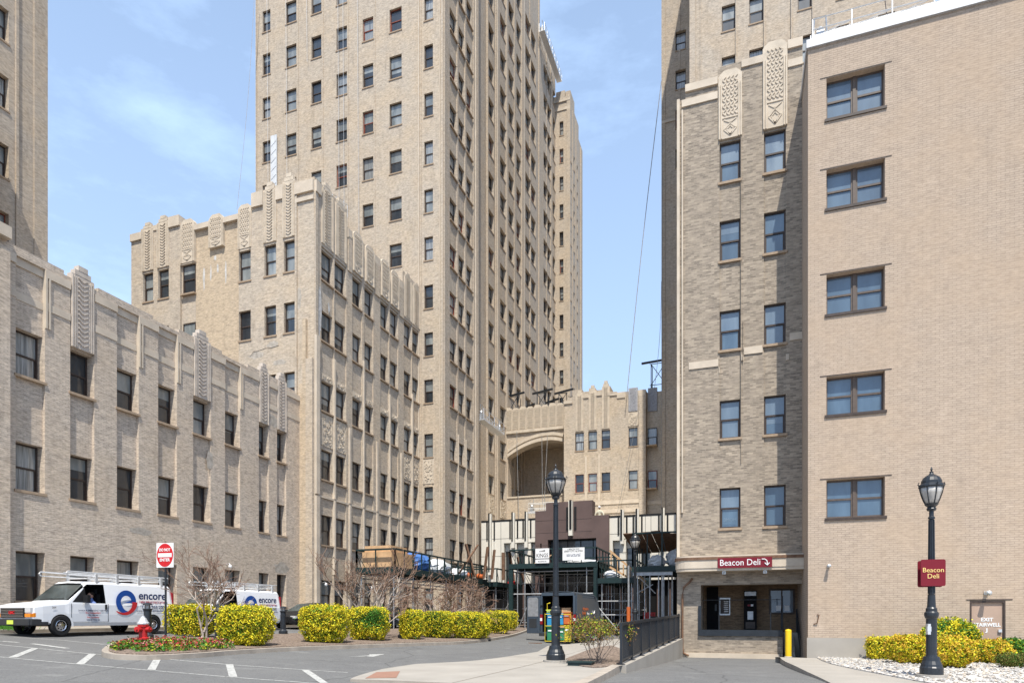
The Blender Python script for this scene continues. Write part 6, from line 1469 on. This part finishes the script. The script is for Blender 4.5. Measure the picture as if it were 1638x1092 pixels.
mb = MB(); mb.ell((0, -.02, .76), (.085, .105, .125), 14, 10); mb.ell((0, -.125, .75), (.015, .025, .02), 6, 5); 
for s in (-1, 1): mb.ell((s*.085, 0, .75), (.012, .025, .035), 6, 5)
mb.build('head', 'skin', dv, smooth=True)
mb = MB(); mb.ell((0, .015, .81), (.095, .108, .10), 12, 8); mb.ell((0, -.07, .675), (.07, .06, .05), 10, 6); mb.build('hair', 'hair', dv, smooth=True)
# ---- generic dark saloon (only its nose shows)
def saloon(loc, rot, label, mat='navy_paint'):
    r = empty('parked_car', loc, rot, label=label, cat='car'); mb = MB(); st = []
    for y, zb, wl, zh, wt, zt in ((0, .30, .62, .62, .5, .66), (.12, .22, .80, .70, .65, .76), (.9, .2, .88, .80, .74, .88), (1.25, .2, .90, .90, .80, .97), (2.0, .2, .90, .94, .62, 1.38), (2.9, .2, .90, .96, .60, 1.45), (3.6, .22, .89, .97, .64, 1.32), (4.2, .25, .86, .97, .72, 1.02), (4.6, .32, .74, .85, .6, .9)):
        st.append((y, [(wl*.9, zb), (wl, zb+.15), (wl, zh-.12), (wl*.96, zh), (wt, zt-.03), (wt*.85, zt), (0, zt+.02)]))
    def m(i, j): return 1 if (i in (4, 5) and j == 3) or (i == 3 and j >= 3) or (i == 6 and j >= 3) else 0
    loft(st, mb, m=m)
    for (y, sec), rev in ((st[0], True), (st[-1], False)):
        pts = [(x, y, z) for x, z in sec]+[(-x, y, z) for x, z in reversed(sec[:-1])]; i = len(mb.v); mb.v += pts; f = tuple(range(i, i+len(pts))); mb.f.append(f[::-1] if rev else f); mb.m.append(0)
    mb.build('body', [mat, 'glass_car'], r, smooth=False)
    for s in (-1, 1):
        hl = MB(); hl.v = [(s*.52, .015, .60), (s*.80, .14, .60), (s*.80, .2, .72), (s*.55, .06, .70)]; hl.f = [(0, 1, 2, 3)]; hl.m = [0]; hl.box(s*.5, s*.82, .03, .2, .58, .71); hl.build('headlight', 'headlight', r)
        for y in (.85, 3.75): wheel(r, s*.80, y, .32, .2, s, 'alu')
        mb = MB(); mb.box(s*.88, s*1.04, 1.5, 1.6, .92, 1.05); mb.build('mirror', mat, r)
    mb = MB(); mb.box(-.42, .42, -.03, .02, .34, .52); mb.build('grille', 'black_trim', r); return r
saloon((-23.3, 28.9, G(-23.3, 30)), 0, 'black car half hidden behind the third yellow hedge', 'black_trim')
x, y = P(634, 40); saloon((x-.6, y, G(x, y)), math.radians(12), 'dark car glimpsed in the gap between the fourth hedge and a bollard', 'bumper')
# ---- navy delivery van with its back open
def delivery_van(loc, rot):
    r = empty('delivery_van', loc, rot, label='tall navy delivery van with its rear doors open and orange lettering on the side', cat='van')
    Wd, H_, L = 1.02, 2.74, 6.2; st = []
    for y, zt, w_, tm in ((0, H_, Wd, .14), (.05, H_+.02, Wd, .14), (2.2, H_+.02, Wd, .14), (4.1, H_, Wd, .14), (4.7, H_-.14, Wd, .16), (5.35, 1.5, Wd, .12), (5.9, 1.25, Wd*.95, .1), (6.2, .9, Wd*.85, .08)):
        zb = .42; st.append((y, [(w_*.97, zb), (w_, zb+.14), (w_, min(1.15, zt*.7)), (w_-.01, min(1.35, zt*.78)), (w_-tm*.55, zt-.32 if zt > 2 else zt-.1), (w_-tm, zt-.06), (w_-tm-.12, zt), (0, zt+.03)]))
    mb = MB(); loft(st, mb, m=lambda i, j: 1 if (i == 4 and j >= 4) else 0)
    pts = [(x, 6.2, z) for x, z in st[-1][1]]+[(-x, 6.2, z) for x, z in reversed(st[-1][1][:-1])]; i = len(mb.v); mb.v += pts; mb.f.append(tuple(range(i, i+len(pts)))); mb.m.append(0)
    mb.build('body', ['navy_paint', 'glass_car'], r)
    mb = MB()   # rear frame
    mb.box(-1.0, -.88, -.02, .08, .55, 2.56); mb.box(.86, 1.0, -.02, .08, .55, 2.56); mb.box(-.93, .93, -.02, .08, 2.56, 2.72); mb.box(-.95, .95, -.03, .1, .42, .60); mb.build('rear_frame', 'navy_paint', r)
    mb = MB(); mb.box(-.95, .95, 4.0, 4.05, .6, 2.6); mb.box(-.95, .95, .05, 4, .58, .62); mb.box(-.93, -.90, .1, 4, .6, 2.5); mb.box(.90, .93, .1, 4, .6, 2.5); mb.box(-.9, .9, .1, 4, 2.6, 2.63); mb.build('cargo_interior', 'interior', r)
    mb = MB(); mb.box(-1.0, 1.0, -.22, .0, .38, .54); mb.build('bumper', 'bumper', r)
    for s in (-1, 1):
        mb = MB(); mb.box(s*.86, s*1.015, -.05, .05, 1.02, 1.55, 0); mb.box(s*.88, s*1.0, -.06, -.051, 1.2, 1.36, 1); mb.build('tail_light', ['tail_red', 'letter_white'], r)
        for y in (1.15, 5.15): wheel(r, s*.93, y, .36, .24, s, 'galv')
        mb = MB(); mb.box(s*1.01, s*1.035, .1, 5.2, .62, .75); mb.build('side_moulding', 'bumper', r)
    mb = MB(); mb.box(.885, .90, .3, 4, 2.0, 2.02) if False else None
    # open doors: one folded out flat to the left, one folded along the right side
    dl = MB(); dl.box(-.86, 0, -.05, .0, .0, 2.02); ins = [(-.78, 1.0), (-.08, 1.0), (-.08, 1.92), (-.78, 1.92)]
    d1_ = dl.build('rear_door', 'navy_paint', r, (-.99, -.05, .52), math.radians(-12)); d1_.modifiers.new('bevel', 'BEVEL').width = .03
    mb = MB(); mb.prism([(-.77, .92), (-.10, .92), (-.10, 1.86), (-.18, 1.95), (-.70, 1.95), (-.77, 1.86)], -.058, -.051); mb.build('door_lining', 'galv', d1_)
    mb = MB(); mb.box(-.68, -.2, -.058, -.051, .3, .8); mb.build('door_pocket', 'bumper', d1_)
    mb = MB(); mb.bar((0, 0, 1.5), (.12, .05, 1.5), .06); mb.build('hinge', 'black_trim', d1_)
    dr = MB(); dr.box(.0, .05, .0, .86, .0, 2.1); d2_ = dr.build('rear_door', 'navy_paint', r, (1.03, -.02, .52), math.radians(-2))
    rx = 1.015
    for s2, z, mt, sz, yy_ in (('AnyPart to', 1.83, 'orange', .21, 1.75), ('Work', 1.60, 'orange', .21, 1.45), ('Need.', 1.60, 'letter_white', .2, 2.05)):
        pass
    mb = MB(); mb.box(1.0-.0, 1.012, 1.0, 2.25, 1.74, 1.92); 
    side_text(r, 'Anybody to', .23, 1.75, 1.86, 1.03, 'orange', bold=.01); side_text(r, 'Ready', .26, 1.45, 1.62, 1.035, 'orange', bold=.014); side_text(r, 'Need.', .2, 2.25, 1.60, 1.035, 'letter_white', bold=.006)
    mb = MB(); mb.tube([(1.02, 3.1, 1.76), (1.02, 3.2, 1.64), (1.02, 3.38, 1.6), (1.02, 3.52, 1.66), (1.02, 3.6, 1.78)], [.012, .03, .04, .03, .012], 5); mb.build('logo', 'letter_white', r)
    return r
dvx, dvy = (fX(922, 33.7)-1.02), 33.7
dz = .05; delivery_van((dvx, dvy, dz), math.radians(-3.5))
# load behind the van
bm_ = {}
def bin_(x, y, z, w_, d_, h_, mat, label, g_='plastic bins behind the navy van'):
    r = empty('plastic_bin', (x, y, z), label=label, cat='bin', group=g_); mb = MB()
    mb.box(-w_/2, w_/2, -d_/2, d_/2, 0, h_); o = mb.build('tub', mat, r); o.modifiers.new('bevel', 'BEVEL').width = .03
    mb = MB(); mb.box(-w_/2-.02, w_/2+.02, -d_/2-.02, d_/2+.02, h_, h_+.05); mb.build('lid', mat, r)
    mb = MB(); mb.box(-w_*.3, w_*.3, -d_/2-.03, -d_/2-.001, h_*.7, h_*.8); mb.build('handle', 'letter_white', r); return r
bx0 = dvx+.32; by0 = dvy-1.0
lb = [('blue_plastic', -.62, .95, .36, .62, 'blue bin on the left top of the stacked trolleys'), ('green_plastic', -.62, .18, .36, .7, 'green bin below the left blue one'), ('blue_plastic', .12, 1.0, .32, .56, 'blue bin in the middle of the trolleys'),
      ('yellow_plastic', .62, .18, .28, .76, 'tall yellow bin at the lower right of the trolleys'), ('green_plastic', .2, .2, .36, .6, 'green bin beside the tall yellow one'), ('orange', .6, 1.03, .34, .58, 'orange bin at the upper right of the trolleys')]
for m_, x_, z_, w2, h2, l_ in lb: bin_(bx0+.05+x_*.72, by0, dz+z_, w2, .45, h2, m_, l_)
bin_(bx0-.40, by0, dz+1.63, .40, .45, .12, 'lime_plastic', 'lime green tray on top of the left blue bin')
tr = empty('trolley', (bx0+.05, by0, dz), label='yellow framed wheeled trolley loaded with coloured bins behind the navy van', cat='trolley'); mb = MB()
for x_ in (-.88, -.38, -.02, .82): mb.tube([(x_, -.3, .14), (x_, -.3, 1.6)], .016, 5)
for z_ in (.16, .95, 1.55): mb.tube([(-.88, -.3, z_), (-.38, -.3, z_)], .02, 5); mb.tube([(-.02, -.3, z_), (.82, -.3, z_)], .02, 5)
mb.tube([(-.8, -.1, 1.7), (-.8, -.1, 2.1), (-.6, -.1, 2.15)], .03, 5); mb.build('frame', 'yellow_plastic', tr); tr.scale = (.8, 1, 1); mb = MB(); mb.box(-.9, .86, -.3, .3, .12, .16); mb.build('deck', 'bumper', tr)
for x_ in (-.8, -.4, .05, .75): mb = MB(); mb.lathe([(.06, -.02), (.06, .02)], 10); mb.v = [(x_+z, a-.25, b+.065) for a, b, z in mb.v]; mb.build('castor', 'rubber', tr)
for k, (x_, z_, w2, h2) in enumerate([(.1, 1.65, .7, .3), (.05, 1.96, .5, .4), (.6, 1.86, .35, .25)]):
    mb = MB(); mb.box(-w2/2, w2/2, -.25, .25, 0, h2, 0); mb.box(-.03, .03, -.255, -.251, 0, h2, 1); tag(mb.build('cardboard_box', ['cardboard', 'plywood'], None, (bx0+x_, dvy+.6, dz+z_-.45)), ['wide cardboard box in the open van', 'cardboard box on top of the wide one in the open van', 'small cardboard box at the right of the van load'][k], 'box', 'cardboard boxes in the van')
for k, z_ in enumerate((.62,)):
    mb = MB(); mb.box(-.5, .8, 0, .6, 0, .28); tag(mb.build('cardboard_box', 'cardboard', None, (bx0, dvy+.3, dz+z_)), 'lowest flat cardboard box on the van floor', 'box', 'cardboard boxes in the van')
# small black speed hump / drain by kerb and plank on the road
x, y = gp(776, 1024.5); mb = MB(); mb.box(-.28, .28, -.1, .1, 0, .08); tag(mb.build('kerb_block', 'rubber', None, (x, y, G(x, y)), .4), 'small black block lying against the island kerb', 'block')
x, y = gp(856, 1028.5); mb = MB(); mb.box(-.35, .35, -.03, .03, 0, .04); tag(mb.build('plank', 'old_wood', None, (x, y, G(x, y)), .1), 'short dark plank lying on the asphalt behind the navy van', 'plank')
# roof worker
wx_, wy_ = fX(959, 56.8), 56.8; wk = empty('person', (wx_, wy_, 9.62), label='worker in white helmet and pale jacket on the pavilion roof', cat='person')
skin_body([(0, 0, .45), (0, 0, .85), (0, .02, 1.15), (0, .0, 1.32), (.12, 0, 0), (-.12, 0, 0), (.22, 0, 1.12), (.38, -.08, .88), (.42, -.2, .68), (-.22, 0, 1.12), (-.38, -.08, .88), (-.4, -.2, .7)],
          [(0, 1), (1, 2), (2, 3), (0, 4), (0, 5), (2, 6), (6, 7), (7, 8), (2, 9), (9, 10), (10, 11)], [.15, .15, .14, .06, .07, .07, .1, .065, .045, .1, .065, .045], 'hivis', 'body', wk)
mb = MB(); mb.ell((0, 0, 1.45), (.09, .105, .13), 12, 8); mb.build('head', 'skin', wk, smooth=True); mb = MB(); mb.ell((0, 0, 1.52), (.13, .15, .11), 12, 8); mb.build('helmet', 'letter_white', wk, smooth=True)
# wall mounted things on the left buildings
for k, (px, py, X_) in enumerate([(362, 905, X0), (590, 940, Xb), (516, 934, Xb)]):
    y = fY(px, X_); z = fz(py, X_, y); r = empty('wall_lamp', (X_, y, z), label=['small white wall lamp above the farther van on the grey wing', 'small white wall lamp behind the spreading bare tree', 'small white wall lamp at the corner of the carved block'][k], cat='wall lamp')
    mb = MB(); mb.tube([(0, 0, .1), (.2, 0, .14), (.25, 0, .05)], .02, 5); mb.build('bracket', 'alu', r); mb = MB(); mb.ell((.26, 0, -.02), (.09, .09, .1), 10, 7); mb.build('globe', 'letter_white', r)
